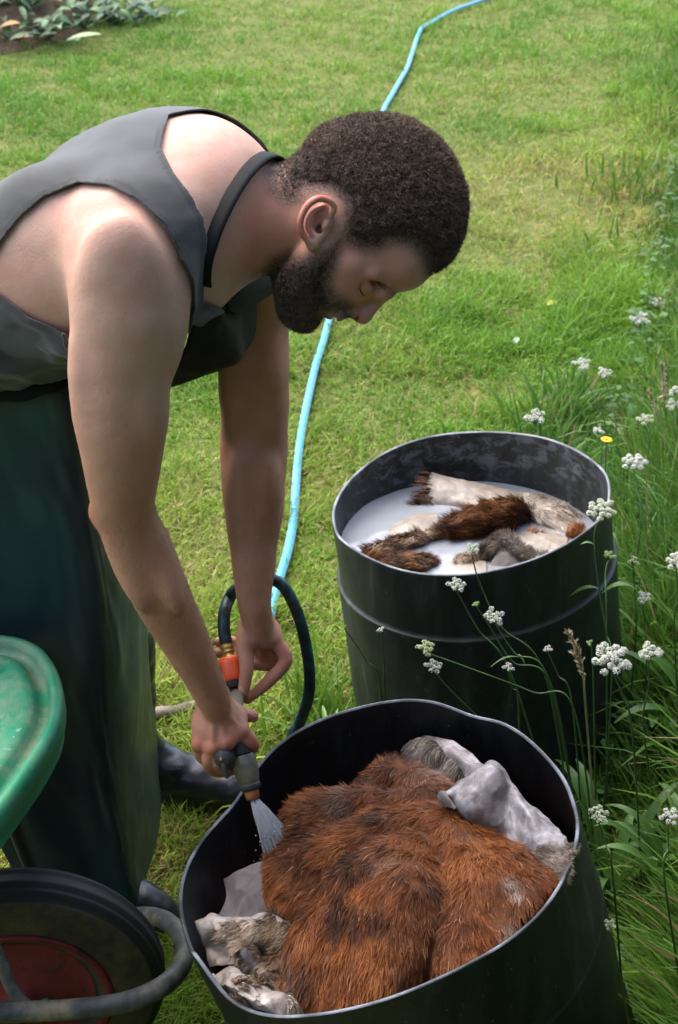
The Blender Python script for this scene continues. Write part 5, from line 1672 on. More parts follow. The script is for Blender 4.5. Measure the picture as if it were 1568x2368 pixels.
cA, cB = LH(545, 1592, .010), LH(523, 1486, .004)
cx = unit(cB - cA)
S_ = np.linalg.norm(cB - cA) / 106.0
conn = empty('hose_connector', cA, 'orange quick connector with brass ferrule joining spray gun and hose', 'hose connector')
V, F = lathe([(.0145, 4 * S_), (.0165, 8 * S_), (.0170, 20 * S_), (.0168, 21 * S_), (.001, 21 * S_)], cA, cx, 30); mesh_obj('seal_ring', V, [F], m_gunblack, conn)
pr = [(.001, 19 * S_), (.0178, 19 * S_), (.0190, 24 * S_), (.0192, 40 * S_), (.0186, 58 * S_), (.0176, 70 * S_), (.0150, 73 * S_), (.001, 73 * S_)]
V, F = lathe(pr, cA, cx, 40)
mesh_obj('collar', V, [F], m_orange, conn)
V, F = lathe([(.0130, 71 * S_), (.0130, 75 * S_), (.0098, 76 * S_), (.0100, 102 * S_), (.0092, 104 * S_)], cA, cx, 30); fer = mesh_obj('ferrule', V, [F], m_brass, conn)
for k in range(2):
    V, F = lathe([(.0100, (82 + k * 10) * S_), (.0106, (83 + k * 10) * S_), (.0106, (86 + k * 10) * S_), (.0100, (87 + k * 10) * S_)], cA, cx, 30); mesh_obj('ring', V, [F], m_brass, fer)

m_hose, nt, b = mat('teal_hose', (0.012, 0.05, 0.06), 0.45, 0.4)
nt.links.new(ramp(nt, noise(nt, 60, 6, 0.7), [(0.40, (0.012, 0.014, 0.016)), (0.55, (0.012, 0.040, 0.048)), (0.66, (0.012, 0.085, 0.11)), (0.8, (0.05, 0.06, 0.06))]), b.inputs['Base Color'])
hp = [cA + cx * 98 * S_, LH(518, 1455, .004), LH(519, 1415, .0), LH(530, 1382, -.012), at(552, 1358, 1.99), at(590, 1338, 2.03), at(632, 1341, 2.05), at(660, 1362, 2.05), at(688, 1418, 2.04), at(706, 1485, 2.03), at(716, 1560, 2.02), at(711, 1620, 2.02), at(693, 1672, 2.03), at(672, 1730, 2.02), at(650, 1790, 1.99), at(640, 1830, 1.98)]
hp[-1][2] = 0.02; hp[-2][2] = min(hp[-2][2], 0.08)
hp.append(hp[-1] + np.array([0.05, 0.22, -0.004])); hp.append(hp[-1] + np.array([-0.02, 0.3, 0.0]))
V, F = tube(spline(hp, 150), 0.0098, 14)
tag(mesh_obj('garden_hose', V, F, m_hose), 'dark teal rubber hose looping up behind the far wrist to the connector', 'hose')

m_blue, nt, b = mat('blue_hose', (0.10, 0.42, 0.58), 0.3, 0.5)
uv = attr(nt, 'along'); ar = attr(nt, 'around')
_w = N(nt, 'ShaderNodeMath', operation='MULTIPLY'); nt.links.new(uv.outputs['Fac'], _w.inputs[0]); _w.inputs[1].default_value = 26.0
_fr = N(nt, 'ShaderNodeMath', operation='FRACT'); nt.links.new(_w.outputs[0], _fr.inputs[0])
mk = ramp(nt, _fr.outputs[0], [(0.0, (0.0,) * 3), (0.86, (0.0,) * 3), (0.88, (0.55,) * 3), (1.0, (0.55,) * 3)])
c0 = ramp(nt, ar.outputs['Fac'], [(0.0, (0.02, 0.22, 0.36)), (0.52, (0.03, 0.27, 0.42)), (0.56, (0.26, 0.48, 0.60)), (0.66, (0.28, 0.50, 0.62)), (0.70, (0.03, 0.27, 0.42)), (1.0, (0.02, 0.24, 0.38))])  # pale stripe on the upper sides is a painted highlight
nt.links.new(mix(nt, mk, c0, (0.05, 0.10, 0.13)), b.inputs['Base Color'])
b.inputs['Subsurface Weight'].default_value = 0.15
b.inputs['Subsurface Scale'].default_value = 0.005
bl = [(1150, -12), (1122, 0), (1075, 14), (1035, 30), (1000, 48), (975, 66), (962, 92), (950, 130), (935, 168), (912, 208), (888, 250), (872, 300), (855, 380), (838, 470), (815, 560), (790, 650), (764, 730), (748, 800), (726, 870), (710, 940), (697, 1010), (688, 1080), (683, 1150), (678, 1215), (664, 1290), (648, 1345), (632, 1405), (622, 1450), (610, 1500)]
P = np.array([atz(x, y, 0.018) for x, y in bl])
C = spline(P, 420)
C[:, 2] = gz(C[:, 0], C[:, 1]) + 0.020 + 0.006 * vnoise(C, 4, 3)
k = 14
V, F = tube(C, 0.0115, k)
ln = np.concatenate([[0], np.cumsum(np.linalg.norm(np.diff(C, axis=0), axis=1))])
T_, N_, B_ = frames(C)
along = np.concatenate([np.repeat(ln, k), [0, ln[-1]]])
around = np.concatenate([np.tile(0.5 + 0.5 * np.cos(np.linspace(0, 2 * np.pi, k, endpoint=False) - 0.6), len(C)), [0, 0]])
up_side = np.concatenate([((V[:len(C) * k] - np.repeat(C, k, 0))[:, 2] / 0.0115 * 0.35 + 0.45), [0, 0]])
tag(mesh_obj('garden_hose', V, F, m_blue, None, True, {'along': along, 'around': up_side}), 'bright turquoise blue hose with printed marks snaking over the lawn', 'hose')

# water: streaks and drops leaving the nozzle
m_water, nt, b = mat('spray_water', (0.85, 0.88, 0.92), 0.15, 0.5)
_fa = attr(nt, 'col'); nt.links.new(_fa.outputs['Fac'], b.inputs['Alpha'])
b.inputs['Transmission Weight'].default_value = 0.2
tip = g1 + ax * .098
tgt = atz(655, 1965, .47)
dv = unit(tgt - tip); Ld = np.linalg.norm(tgt - tip)
s1 = unit(np.cross(dv, ht)); s2 = np.cross(dv, s1)
rg = np.random.default_rng(3)
mb = MB()
for i in range(1100):
    a, r = rg.uniform(0, 2 * np.pi), math.sqrt(rg.random())
    o = (s1 * math.cos(a) + s2 * math.sin(a)) * r
    t0 = rg.uniform(0, 0.75) ** 1.3; t1 = min(1.02, t0 + rg.uniform(0.15, 0.5))
    pts = [tip + dv * Ld * t + o * (0.0045 + 0.024 * t) + np.array([0, 0, -0.012 * t * t]) for t in np.linspace(t0, t1, 4)]
    V, F = tube(pts, rg.uniform(.0005, .0020) * np.array([.4, 1, 1, .3]), 5, False)
    mb.add(V, F, np.repeat(np.clip(.24 - .21 * np.linspace(t0, t1, 4), .03, 1), 5)[:, None] * np.ones((1, 3)))
core = [tip + dv * Ld * t for t in np.linspace(0, .55, 8)]
V, F = tube(core, np.linspace(.0040, .0050, 8), 10, False); mb.add(V, F, np.repeat(np.linspace(.6, .08, 8), 10)[:, None] * np.ones((1, 3)))
for i in range(150):
    t = rg.uniform(0.5, 1.3)
    c = tip + dv * Ld * t + (s1 * rg.normal() + s2 * rg.normal()) * 0.018 * t
    V, F = ellipsoid_mesh(c, rg.uniform(.0004, .0011), None, 6, 4); mb.add(V, F, (.6, .6, .6))
o = mb.build('water_jet', m_water, None, True, True)
tag(o, 'white spray of water shooting from the gun into the front barrel', 'water', kind='stuff')

# stick lying on the lawn
m_wood, nt, b = mat('weathered_wood', (0.3, 0.25, 0.2), 0.8, 0.2)
mp = N(nt, 'ShaderNodeMapping'); mp.inputs['Scale'].default_value = (4, 60, 60)
nt.links.new(nt.nodes.new('ShaderNodeTexCoord').outputs['Object'], mp.inputs['Vector'])
nt.links.new(ramp(nt, noise(nt, 1, 5, 0.6, mp.outputs[0]), [(0.3, (0.10, 0.078, 0.062)), (0.7, (0.22, 0.185, 0.155))]), b.inputs['Base Color'])
a_, b_ = atz(280, 1664, .03), atz(520, 1622, .03)
C = np.linspace(a_, b_, 24); C = C + np.column_stack([0 * C[:, 0], .002 * np.sin(np.arange(24) * .5), .002 * np.cos(np.arange(24) * .7)])
V, F = tube(C, np.linspace(.0135, .0115, 24) + .0008 * np.sin(np.arange(24)), 14)
tag(mesh_obj('wooden_handle', V, F, m_wood), 'weathered round wooden handle lying on the grass behind the apron', 'tool handle')

# ------------------------------------------------------------------ wheelbarrow
m_tray, nt, b = mat('green_tray', (0.02, 0.26, 0.14), 0.5, 0.4)
d1 = noise(nt, 9, 8, 0.72, dist=0.15); d2 = noise(nt, 90, 4, 0.6)
c = ramp(nt, d1, [(0.35, (0.006, 0.15, 0.075)), (0.58, (0.012, 0.20, 0.105)), (0.78, (0.04, 0.22, 0.125))])
dirt = attr(nt, 'dirt')
mm = N(nt, 'ShaderNodeMath', operation='MULTIPLY'); nt.links.new(dirt.outputs['Fac'], mm.inputs[0]); nt.links.new(ramp(nt, noise(nt, 14, 8, 0.74, dist=0.25), [(0.42, (0, 0, 0)), (0.62, (0.75,) * 3)]), mm.inputs[1])
c = mix(nt, mm.outputs[0], c, (0.22, 0.23, 0.15))
c = mix(nt, ramp(nt, d2, [(0.66, (0, 0, 0)), (0.72, (0.6,) * 3)]), c, (0.30, 0.36, 0.30))
nt.links.new(c, b.inputs['Base Color'])
bump(nt, b, d2, 0.3, 0.002)
barrow = empty('wheelbarrow', (-0.62, 1.60, 0.0), 'wheelbarrow with dirty green plastic tray and red hubbed rubber wheel', 'wheelbarrow')
# tray outline seen from above (front is +x), as rounded corners; several rings make wall, groove, rolled rim and skirt
_tp = [(-120, 1452), (0, 1463), (60, 1475), (102, 1500), (130, 1545), (144, 1600), (138, 1655), (114, 1708), (74, 1772), (0, 1872), (-80, 1965), (-180, 2030), (-400, 2050), (-700, 1960), (-820, 1720), (-640, 1530), (-350, 1462)]
_tw = spline(np.array([atz(x, y, .69)[:2] for x, y in _tp]), 160, True)
_tt = np.roll(_tw, -1, 0) - np.roll(_tw, 1, 0); _tt /= np.linalg.norm(_tt, axis=1)[:, None]
_tn = np.column_stack([_tt[:, 1], -_tt[:, 0]])
if ((_tw.mean(0) - _tw) * _tn).sum(1).mean() < 0: _tn = -_tn
def tray_ring(inset, z):
    p = _tw + _tn * inset
    return np.column_stack([p, np.full(len(p), z)])
rings = [(0.002, .575), (0.004, .598), (-0.003, .602), (-0.002, .624), (0.002, .632), (0.008, .635), (0.014, .632), (0.018, .622), (0.021, .614), (0.030, .612), (0.036, .616), (0.040, .625), (0.046, .629), (0.056, .628), (0.10, .610), (0.150, .580), (0.18, .52), (0.19, .42)]
Rg = [tray_ring(i, z + .055) for i, z in rings]
m_ = len(Rg[0])
ctr = Rg[-1].mean(0)
V = np.concatenate(Rg + [ctr[None] + (Rg[-1] - ctr) * .5, ctr[None] + (Rg[-1] - ctr) * .001])
V = V + 0.0012 * np.column_stack([vnoise(V, 9, 2), vnoise(V, 9, 3), vnoise(V, 9, 4)])
nr = len(rings) + 2
dirtv = np.repeat([0.1, .1, .15, .2, .25, .3, .5, .9, 1, 1, 1, .8, .5, .6] + [.95] * (nr - 14), m_)
o = mesh_obj('tray', V, [grid_faces(nr, m_, wrap=True)], m_tray, barrow, True, {'dirt': dirtv})
m_tyre, nt, b = mat('dirty_tyre', (0.02, 0.02, 0.02), 0.6, 0.3)
mud = attr(nt, 'dirt')
mm = N(nt, 'ShaderNodeMath', operation='MULTIPLY'); nt.links.new(mud.outputs['Fac'], mm.inputs[0]); nt.links.new(ramp(nt, noise(nt, 22, 7, 0.7), [(0.35, (0.1,) * 3), (0.7, (0.9,) * 3)]), mm.inputs[1])
nt.links.new(mix(nt, mm.outputs[0], (0.018, 0.019, 0.021), (0.13, 0.105, 0.042)), b.inputs['Base Color'])
bump(nt, b, noise(nt, 50, 5), 0.3, 0.003)
wc = np.array([-0.475, 1.60, 0.215])
wax = unit([0.10, -1.0, 0.0])
wheel = empty('wheel', wc); wheel.parent = barrow; wheel.location = (wc - np.array(barrow.location)).tolist()
Rw = 0.213
hwid = 0.041
prof = []
for t in np.linspace(0, 2 * np.pi, 72, endpoint=False):
    y, r = math.cos(t), math.sin(t)
    rad = Rw - 0.058 + 0.058 * np.sign(r) * abs(r) ** 0.8
    h_ = hwid * np.sign(y) * abs(y) ** 0.75
    if r > 0.55:
        rad -= 0.0035 * (0.5 + 0.5 * np.sign(math.sin(h_ * 480)))
    prof.append((rad, h_))
prof.append(prof[0])
V, F = lathe(prof, wc, wax, 72)
dd = np.repeat([0.9 if abs(h_) > 0.032 and r < Rw - .012 else 0.12 for r, h_ in prof], 72)
mesh_obj('tyre', V, [F], m_tyre, wheel, True, {'dirt': dd})
m_hub = bpy.data.materials.new('rusty_red_hub'); m_hub.use_nodes = True; nt = m_hub.node_tree; b = nt.nodes['Principled BSDF']
nt.links.new(ramp(nt, noise(nt, 24, 8, 0.72, dist=0.6), [(0.36, (0.03, 0.012, 0.010)), (0.46, (0.16, 0.012, 0.015)), (0.65, (0.21, 0.018, 0.022)), (0.85, (0.14, 0.035, 0.02))]), b.inputs['Base Color'])
b.inputs['Roughness'].default_value = 0.65
V, F = lathe([(.122, .040), (.132, .046), (.137, .040), (.112, .030), (.085, .022), (.060, .030), (.035, .036), (.022, .040), (.022, .056), (.001, .056)], wc, wax, 60); mesh_obj('rim', V, [F], m_hub, wheel)
m_frame = bpy.data.materials.new('worn_grey_tube'); m_frame.use_nodes = True; nt = m_frame.node_tree; b = nt.nodes['Principled BSDF']
nt.links.new(ramp(nt, noise(nt, 18, 7, 0.7), [(0.36, (0.04, 0.044, 0.044)), (0.52, (0.10, 0.10, 0.09)), (0.68, (0.26, 0.215, 0.13))]), b.inputs['Base Color'])
b.inputs['Roughness'].default_value = 0.6; b.inputs['Metallic'].default_value = 0.2
fp = [at(-260, 2380, 1.455), at(-60, 2345, 1.46), at(40, 2340, 1.465), at(160, 2335, 1.47), at(280, 2320, 1.475), at(360, 2290, 1.49), at(405, 2255, 1.53), at(425, 2215, 1.59), at(418, 2165, 1.67), at(385, 2130, 1.735), at(340, 2118, 1.78), at(280, 2125, 1.80), at(150, 2150, 1.80), at(-50, 2180, 1.79), at(-300, 2210, 1.79)]
V, F = tube(spline(fp, 140), 0.0148, 14); mesh_obj('frame_tube', V, F, m_frame, barrow)
m_strut = plain('dark_strut', (0.03, 0.028, 0.026), 0.6, 0.3)
V, F = tube(spline([at(15, 1850, 1.74), at(40, 1930, 1.75), at(70, 2005, 1.76), at(95, 2080, 1.775), at(110, 2150, 1.79)], 24), 0.011, 10); mesh_obj('strut', V, F, m_strut, barrow)
V, F = tube(spline([at(-20, 2170, 1.52), at(5, 2230, 1.50), at(30, 2290, 1.485), at(70, 2330, 1.475), at(110, 2322, 1.49)], 24), 0.009, 10); mesh_obj('axle_bracket', V, F, m_frame, barrow)
V, F = tube([wc - wax * .14, wc + wax * .125], .008, 10); mesh_obj('axle', V, F, m_strut, barrow)
# ------------------------------------------------------------------ flowers and weeds
m_stem = plain('green_stem', (0.040, 0.085, 0.024), 0.5, 0.3, 0, 0.3, 40, 0)
m_petal = attr_mat('umbel_petals', rough=0.6, spec=0.2, trans=0.25)
m_leaf = attr_mat('leaf', rough=0.45, spec=0.35, trans=0.3)
OCT_V = np.array([(1, 0, 0), (-1, 0, 0), (0, 1, 0), (0, -1, 0), (0, 0, .7), (0, 0, -.7)], float)
OCT_F = np.array([(0, 2, 4), (2, 1, 4), (1, 3, 4), (3, 0, 4), (2, 0, 5), (1, 2, 5), (3, 1, 5), (0, 3, 5)])

def floret_cluster(mb, c, r, n, nrm, tint, rg):
    """a domed bunch of tiny five petalled florets"""
    a = np.sqrt(rg.random(n)); t = rg.uniform(0, 2 * np.pi, n)
    u = unit(np.cross(nrm, [0.3, 0.2, 0.9])); v = np.cross(nrm, u)
    P = c + r * (a * np.cos(t))[:, None] * u + r * (a * np.sin(t))[:, None] * v + nrm * (r * 0.8 * (1 - a * a) + 0.15 * r * rg.normal(size=n))[:, None]
    s = r * rg.uniform(0.13, 0.24, n)
    V = (P[:, None] + OCT_V[None] * s[:, None, None] * rg.uniform(.75, 1.25, (n, 6, 1))).reshape(-1, 3)
    F = (OCT_F[None] + 6 * np.arange(n)[:, None, None]).reshape(-1, 3)
    g = rg.random(n)[:, None]
    C = np.where(g < 0.18, np.array([0.42, 0.50, 0.26]), np.array([0.80, 0.81, 0.76])) * rg.uniform(0.85, 1.05, (n, 1)) * tint
    mb.add(V, F, np.repeat(C, 6, 0))

def leaf_blade(base, d, up, L, W, droop, col, jag=0.0, n=9):
    """a long leaf with a folded midrib; returns V, F, C"""
    t = np.linspace(0, 1, n)
    d, up = unit(d), unit(up)
    s = unit(np.cross(d, up))
    C_ = base + d * (L * t)[:, None] + up * (L * (0.25 * t - droop * t * t))[:, None]
    w = W * np.sin(np.pi * np.clip(t * 0.93 + 0.05, 0, 1)) ** 0.8
    if jag: w = w * (1 - jag * (np.arange(n) % 2))
    V = np.stack([C_ - s * w[:, None] * .5 + up * (w * .18)[:, None], C_, C_ + s * w[:, None] * .5 + up * (w * .18)[:, None]], 1).reshape(-1, 3)
    return V, grid_faces(n, 3), np.tile(np.array(col), (len(V), 1))

def umbel_plant(label, hx, hy, dpx, Y, mids, base, tint=(1, 1, 1), group='white umbel flowers in the tall grass', n_um=None, leaves=(), green=False, tilt=(0, -.25, 1)):
    rg = np.random.default_rng(int(hx * 7 + hy))
    top = at(hx, hy, Y)
    bz = gz(np.array([base[0]]), np.array([base[1]]))[0]
    b3 = np.array([base[0], base[1], bz - 0.01])
    root = empty('umbel_plant', b3, label, 'flower', group)
    d = dpx * mpp(top)
    nrm = unit(tilt)
    hub = top - nrm * d * 0.35
    k = len(mids)
    path = [b3]
    for i, (mx, my) in enumerate(reversed(mids)):
        f = (i + 1) / (k + 1)
        path.append(at(mx, my, base[1] * (1 - f) ** 1.5 + Y * (1 - (1 - f) ** 1.5)))
    path.append(hub)
    C = spline(path, 10 * len(path))
    V, F = tube(C, np.linspace(0.0019, 0.0010, len(C)), 6)
    stem = mesh_obj('stem', V, F, m_stem, root)
    n_um = n_um or int(np.clip(dpx / 4.2, 3, 20))
    rays = MB()
    # umbellets on a shallow dome
    ga = np.pi * (3 - math.sqrt(5))
    u = unit(np.cross(nrm, [0.3, 0.2, 0.9])); v = np.cross(nrm, u)
    rs = d * 0.5 / math.sqrt(n_um) * 0.88
    cs = []
    for i in range(n_um):
        r = d * 0.5 * math.sqrt((i + 0.4) / n_um) * 0.92
        a = i * ga + rg.normal() * 0.2
        c = top + u * r * math.cos(a) + v * r * math.sin(a) + nrm * (d * 0.10 * (1 - (2 * r / d) ** 2) + rg.normal() * d * 0.03)
        cs.append(c)
        V, F = tube(spline([hub, hub * .5 + c * .5 - nrm * d * .02 + (c - hub) * .1, c], 5), 0.0007, 4, False)
        rays.add(V, F)
    mesh_obj('rays', np.concatenate(rays.V), rays.F, m_stem, stem)
    tint = np.array(tint) * (np.array([.55, .75, .40]) if green else 1)
    if dpx >= 55:
        for c in cs:
            mb = MB(); floret_cluster(mb, c, rs, 120, nrm, tint, rg)
            mb.build('umbellet', m_petal, stem, False, True)
    else:
        mb = MB()
        for c in cs: floret_cluster(mb, c, rs, 60, nrm, tint, rg)
        mb.build('umbel', m_petal, root, False, True)
    for lx, ly, ldx, ldy, L, W in leaves:
        P = at(lx, ly, Y)
        dd = _rt * ldx + _up * ldy - np.array([0, .25, 0])
        V, F, Cc = leaf_blade(P, dd, [0, 0, 1], L, W, 0.75, (0.07, 0.15, 0.035), 0, 12)
        mesh_obj('leaf', V, F, m_leaf, root, True, {'col': Cc})
    return root

UM = [
 ('small flat white umbel against the barrel wall just below the rear rim', 1055, 1353, 44, 2.10, [(1105, 1455), (1190, 1580)], (.43, 2.03)),
 ('pale green white umbel overlapping the milky liquid at the rear barrel rim', 1091, 1270, 36, 2.10, [(1110, 1350), (1160, 1450), (1265, 1575)], (.44, 2.04), (.85, .95, .8)),
 ('round white umbel in front of the middle of the rear barrel ridge', 1144, 1427, 50, 2.06, [(1190, 1510), (1275, 1590)], (.45, 2.0)),
 ('tiny yellow green bud beside the wispy seed thread on the rear barrel', 1101, 1397, 17, 2.08, [(1130, 1445), (1185, 1530), (1280, 1600)], (.45, 2.02), (1, 1, .8), 1),
 ('cream and olive umbel hanging over the ridge of the rear barrel', 985, 1499, 44, 2.05, [(1085, 1545), (1230, 1600), (1330, 1650)], (.47, 1.98), (.88, .93, .66)),
 ('small white umbel right above the front barrel rim', 1002, 1541, 42, 2.04, [(1050, 1605), (1110, 1665), (1150, 1730)], (.25, 2.06)),
 ('narrow white bud on an upright stem before the rear barrel', 881, 1457, 17, 2.10, [(888, 1540), (890, 1610)], (.09, 2.09)),
 ('tiny green bud leaning at the edge of the rear barrel', 796, 1450, 10, 2.10, [(845, 1525), (880, 1600)], (.085, 2.10), (1, 1, 1), 1),
 ('little white umbel low on the dark face of the rear barrel', 1175, 1545, 28, 2.04, [(1185, 1590), (1200, 1650)], (.33, 2.04)),
 ('tiny white umbel on a thin stem near the tan seed head', 1266, 1500, 21, 2.06, [(1290, 1560), (1325, 1640)], (.45, 2.02)),
 ('tiny green umbel bud beside the tan seed head', 1362, 1487, 15, 2.05, [(1372, 1560)], (.47, 2.02), (1, 1, 1), 1),
 ('tall white umbel whose head covers the right rim of the rear barrel', 1391, 1180, 72, 2.24, [(1374, 1240), (1384, 1350), (1402, 1460), (1415, 1560)], (.49, 2.10), (.93, .97, .86)),
 ('largest white umbel of rounded tufts, to the right of the rear barrel foot', 1415, 1525, 96, 1.90, [(1440, 1610), (1465, 1720)], (.53, 1.86)),
 ('flat white umbel next to the largest one', 1503, 1508, 56, 2.05, [(1500, 1590), (1490, 1700)], (.60, 2.03)),
 ('dense white umbel rising behind the far rim of the rear barrel', 1238, 966, 52, 2.78, [(1248, 1020)], (.42, 2.82)),
 ('white umbel with a twin, the upper one beyond the rear barrel', 1345, 843, 44, 3.5, [(1368, 905), (1400, 985)], (.70, 3.35)),
 ('white umbel with a twin, the lower smaller one beyond the rear barrel', 1397, 863, 36, 3.5, [(1410, 915), (1425, 985)], (.73, 3.35)),
 ('flat white umbel at the lawn edge half way up the tall grass', 1480, 740, 50, 4.3, [(1500, 800), (1520, 880)], (.98, 4.1)),
 ('thin flat umbel just above the half way one in the tall grass', 1523, 702, 42, 4.5, [(1535, 760), (1545, 830)], (1.06, 4.3)),
 ('small flat umbel second highest along the tall grass', 1530, 610, 28, 5.1, [(1540, 660)], (1.18, 4.95)),
 ('tiny flat umbel highest along the tall grass', 1512, 521, 21, 5.7, [(1520, 570)], (1.25, 5.6)),
 ('tiny white umbel over the yellow flower', 1384, 998, 26, 3.2, [(1392, 1040)], (.62, 3.1)),
 ('wide white umbel right of the rear barrel rim below the yellow flower', 1466, 1070, 58, 2.85, [(1475, 1130), (1480, 1230)], (.62, 2.7)),
 ('loose white umbel among seed stems above the wide one', 1493, 972, 40, 3.2, [(1500, 1030)], (.72, 3.1), (.9, .95, .8)),
 ('white umbel cut by the picture edge above the seed stems', 1562, 905, 34, 3.3, [(1565, 980)], (.82, 3.2)),
 ('white umbel at the picture edge beside the seed stems', 1552, 938, 36, 3.3, [(1556, 1010)], (.80, 3.2)),
 ('small white umbel among long leaves right of the rear barrel ridge', 1487, 1383, 36, 2.35, [(1492, 1450), (1495, 1550)], (.58, 2.25)),
 ('yellowish white umbel right of the rear barrel above the ridge line', 1465, 1299, 28, 2.4, [(1468, 1370), (1470, 1480)], (.56, 2.3), (.85, .95, .7)),
 ('big umbel cut in half by the picture edge', 1566, 1300, 56, 2.2, [(1568, 1380), (1560, 1480)], (.66, 2.15)),
 ('green budding umbel branching beside the rear barrel rim', 1410, 1286, 28, 2.24, [(1400, 1330), (1403, 1460)], (.50, 2.10), (1, 1, .9), 1),
 ('white umbel beside the right rim of the front barrel', 1385, 1886, 50, 1.62, [(1400, 1950), (1420, 2050)], (.45, 1.52), (.9, .96, .85)),
 ('white umbel low at the picture edge across from the front barrel', 1547, 1888, 48, 1.62, [(1545, 1960), (1540, 2060)], (.56, 1.52)),
 ('greenish umbel lowest of all beside the front barrel wall', 1411, 2138, 30, 1.45, [(1425, 2210)], (.47, 1.38), (.8, .92, .7)),
]
for u_ in UM:
    label, hx, hy, dpx, Y, mids, base = u_[:7]
    tint = u_[7] if len(u_) > 7 else (1, 1, 1)
    gr = len(u_) > 8
    lv = ()
    if hx == 1391: lv = ((1386, 1362, -1, .30, .055, .010), (1392, 1372, .55, .5, .075, .013), (1376, 1262, -.8, 0.6, .03, .006))
    if hx == 1144: lv = ((1215, 1540, -.3, .8, .04, .006), (1200, 1520, -.8, .2, .05, .004))
    umbel_plant(label, hx, hy, dpx, Y, mids, base, tint, leaves=lv, green=gr)

# yellow composite flower
P = at(1402, 1018, 3.08); b3 = np.array([.60, 3.02, 0.02])
r = empty('yellow_flower', b3, 'single yellow daisy like flower behind the rear barrel', 'flower')
V, F = tube(spline([b3, (b3 + P) / 2 + np.array([.01, 0, 0]), P], 12), .0016, 6); mesh_obj('stem', V, F, m_stem, r)
m_yel = plain('yellow_petal', (0.75, 0.42, 0.01), 0.6, 0.2, 0, 0.1, 60, 0)
for k in range(16):
    a = k * 2 * np.pi / 16
    dd = np.array([math.cos(a), math.sin(a), .12])
    V, F, _c = leaf_blade(P, dd, [0, 0, 1], .014, .0045, .2, (1, 1, 1), 0, 4)
    mesh_obj('petal', V, F, m_yel, r)
V, F = ellipsoid_mesh(P + np.array([0, 0, .002]), (.004, .004, .0025), None, 10, 6); mesh_obj('disc', V, F, plain('orange_disc', (.5, .22, .01), .7, .2, 0, .1, 60, 0), r)

# tan seed heads of grass
m_seed = attr_mat('dry_seed', rough=0.8, spec=0.15, trans=0.2)
def seed_head(label, tip, low, foot, Y, base, n=90, w=.006, col=(0.46, 0.38, 0.25)):
    rg = np.random.default_rng(int(tip[0]))
    t, l, f_ = at(*tip, Y), at(*low, Y), at(*foot, Y - .01)
    bz = gz(np.array([base[0]]), np.array([base[1]]))[0]
    b3 = np.array([base[0], base[1], bz])
    r = empty('seed_grass', b3, label, 'grass stem', 'grass stems with seed heads')
    C = spline([b3, f_, l, t], 40)
    V, F = tube(C, .0011, 5); mesh_obj('stem', V, F, plain('dry_stem', (.22, .22, .09), .7, .2, 0, .2, 40, 0), r)
    H = spline([l, (l + t) / 2 + np.array([.002, 0, .002]), t], 60)
    i = rg.integers(0, 60, n)
    D = unit(t - l)[None] + 0.45 * rg.normal(size=(n, 3)); D /= np.linalg.norm(D, axis=1)[:, None]
    R = H[i] + rg.normal(size=(n, 3)) * w * .3 * (1 - .6 * (i / 60.0))[:, None]
    V, F, Cc = strands(R, D, D, .013, w * .55, np.array(col) * rg.uniform(.6, 1.15, n)[:, None])
    mesh_obj('seed_head', V, F, m_seed, r, False, {'col': Cc})
seed_head('bent tan grass seed head beside the largest umbel', (1313, 1462), (1345, 1535), (1352, 1620), 2.0, (.47, 1.98))
seed_head('short tan grass seed head under the bent one', (1327, 1512), (1350, 1560), (1356, 1640), 2.0, (.47, 1.96), 50)
seed_head('upright buff grass seed head by the picture edge among the umbels', (1531, 845), (1535, 930), (1538, 1010), 3.2, (.78, 3.1), 80, .009)
seed_head('slanting buff grass seed head beside the upright one', (1500, 905), (1520, 965), (1530, 1040), 3.1, (.76, 3.0), 60, .007)
# wispy seed thread caught on the bud
# broad leaved weeds in the shade at the lower right
def weed(label, x, y, n, L, W, jag, col, group='broad leaved weeds in the shade', up0=0.5):
    rg = np.random.default_rng(int(x * 1000 + y * 77))
    b3 = np.array([x, y, gz(np.array([x]), np.array([y]))[0]])
    r = empty('broadleaf_weed', b3, label, 'weed', group)
    for k in range(n):
        a = k * 2.4 + rg.normal() * .3
        d = np.array([math.cos(a), math.sin(a), up0 + rg.uniform(0, .7)])
        c = np.array(col) * rg.uniform(.7, 1.25)
        ll = L * rg.uniform(.6, 1.1)
        V, F, Cc = leaf_blade(b3 + np.array([0, 0, .03]), d, [0.01, 0.02, 1], ll, W * rg.uniform(.7, 1.1), rg.uniform(.4, .8), c, jag, 17)
        mesh_obj('leaf', V, F, m_leaf, r, True, {'col': Cc})
weed('jagged dandelion like leaves lowest beside the front barrel', .53, 1.38, 15, .28, .065, .5, (.045, .105, .022))
weed('jagged leafy weed at the picture corner', .66, 1.30, 15, .30, .07, .5, (.04, .10, .02))
weed('broad smooth leaves under the low umbels beside the front barrel', .60, 1.62, 13, .28, .05, 0, (.045, .11, .025))
weed('arching strap leaves between the two barrels on the verge', .47, 1.93, 16, .40, .022, 0, (.055, .13, .026), up0=1.6)
weed('arching strap leaves under the largest umbel', .60, 1.84, 18, .46, .026, 0, (.065, .15, .03), up0=1.8)
weed('upright strap leaves at the picture edge beside the rear barrel', .72, 2.25, 16, .50, .026, 0, (.07, .16, .032), up0=2.0)
weed('broad leaves by the right foot of the rear barrel', .63, 2.35, 14, .34, .035, 0, (.06, .14, .028), up0=1.4)
weed('bright strap leaves at the left foot of the rear barrel', -.02, 2.30, 14, .22, .012, 0, (.10, .22, .035), 'tufts of coarse bright grass', up0=1.3)
weed('bright strap leaves under the hanging hose', .01, 2.18, 12, .20, .011, 0, (.10, .21, .035), 'tufts of coarse bright grass', up0=1.0)
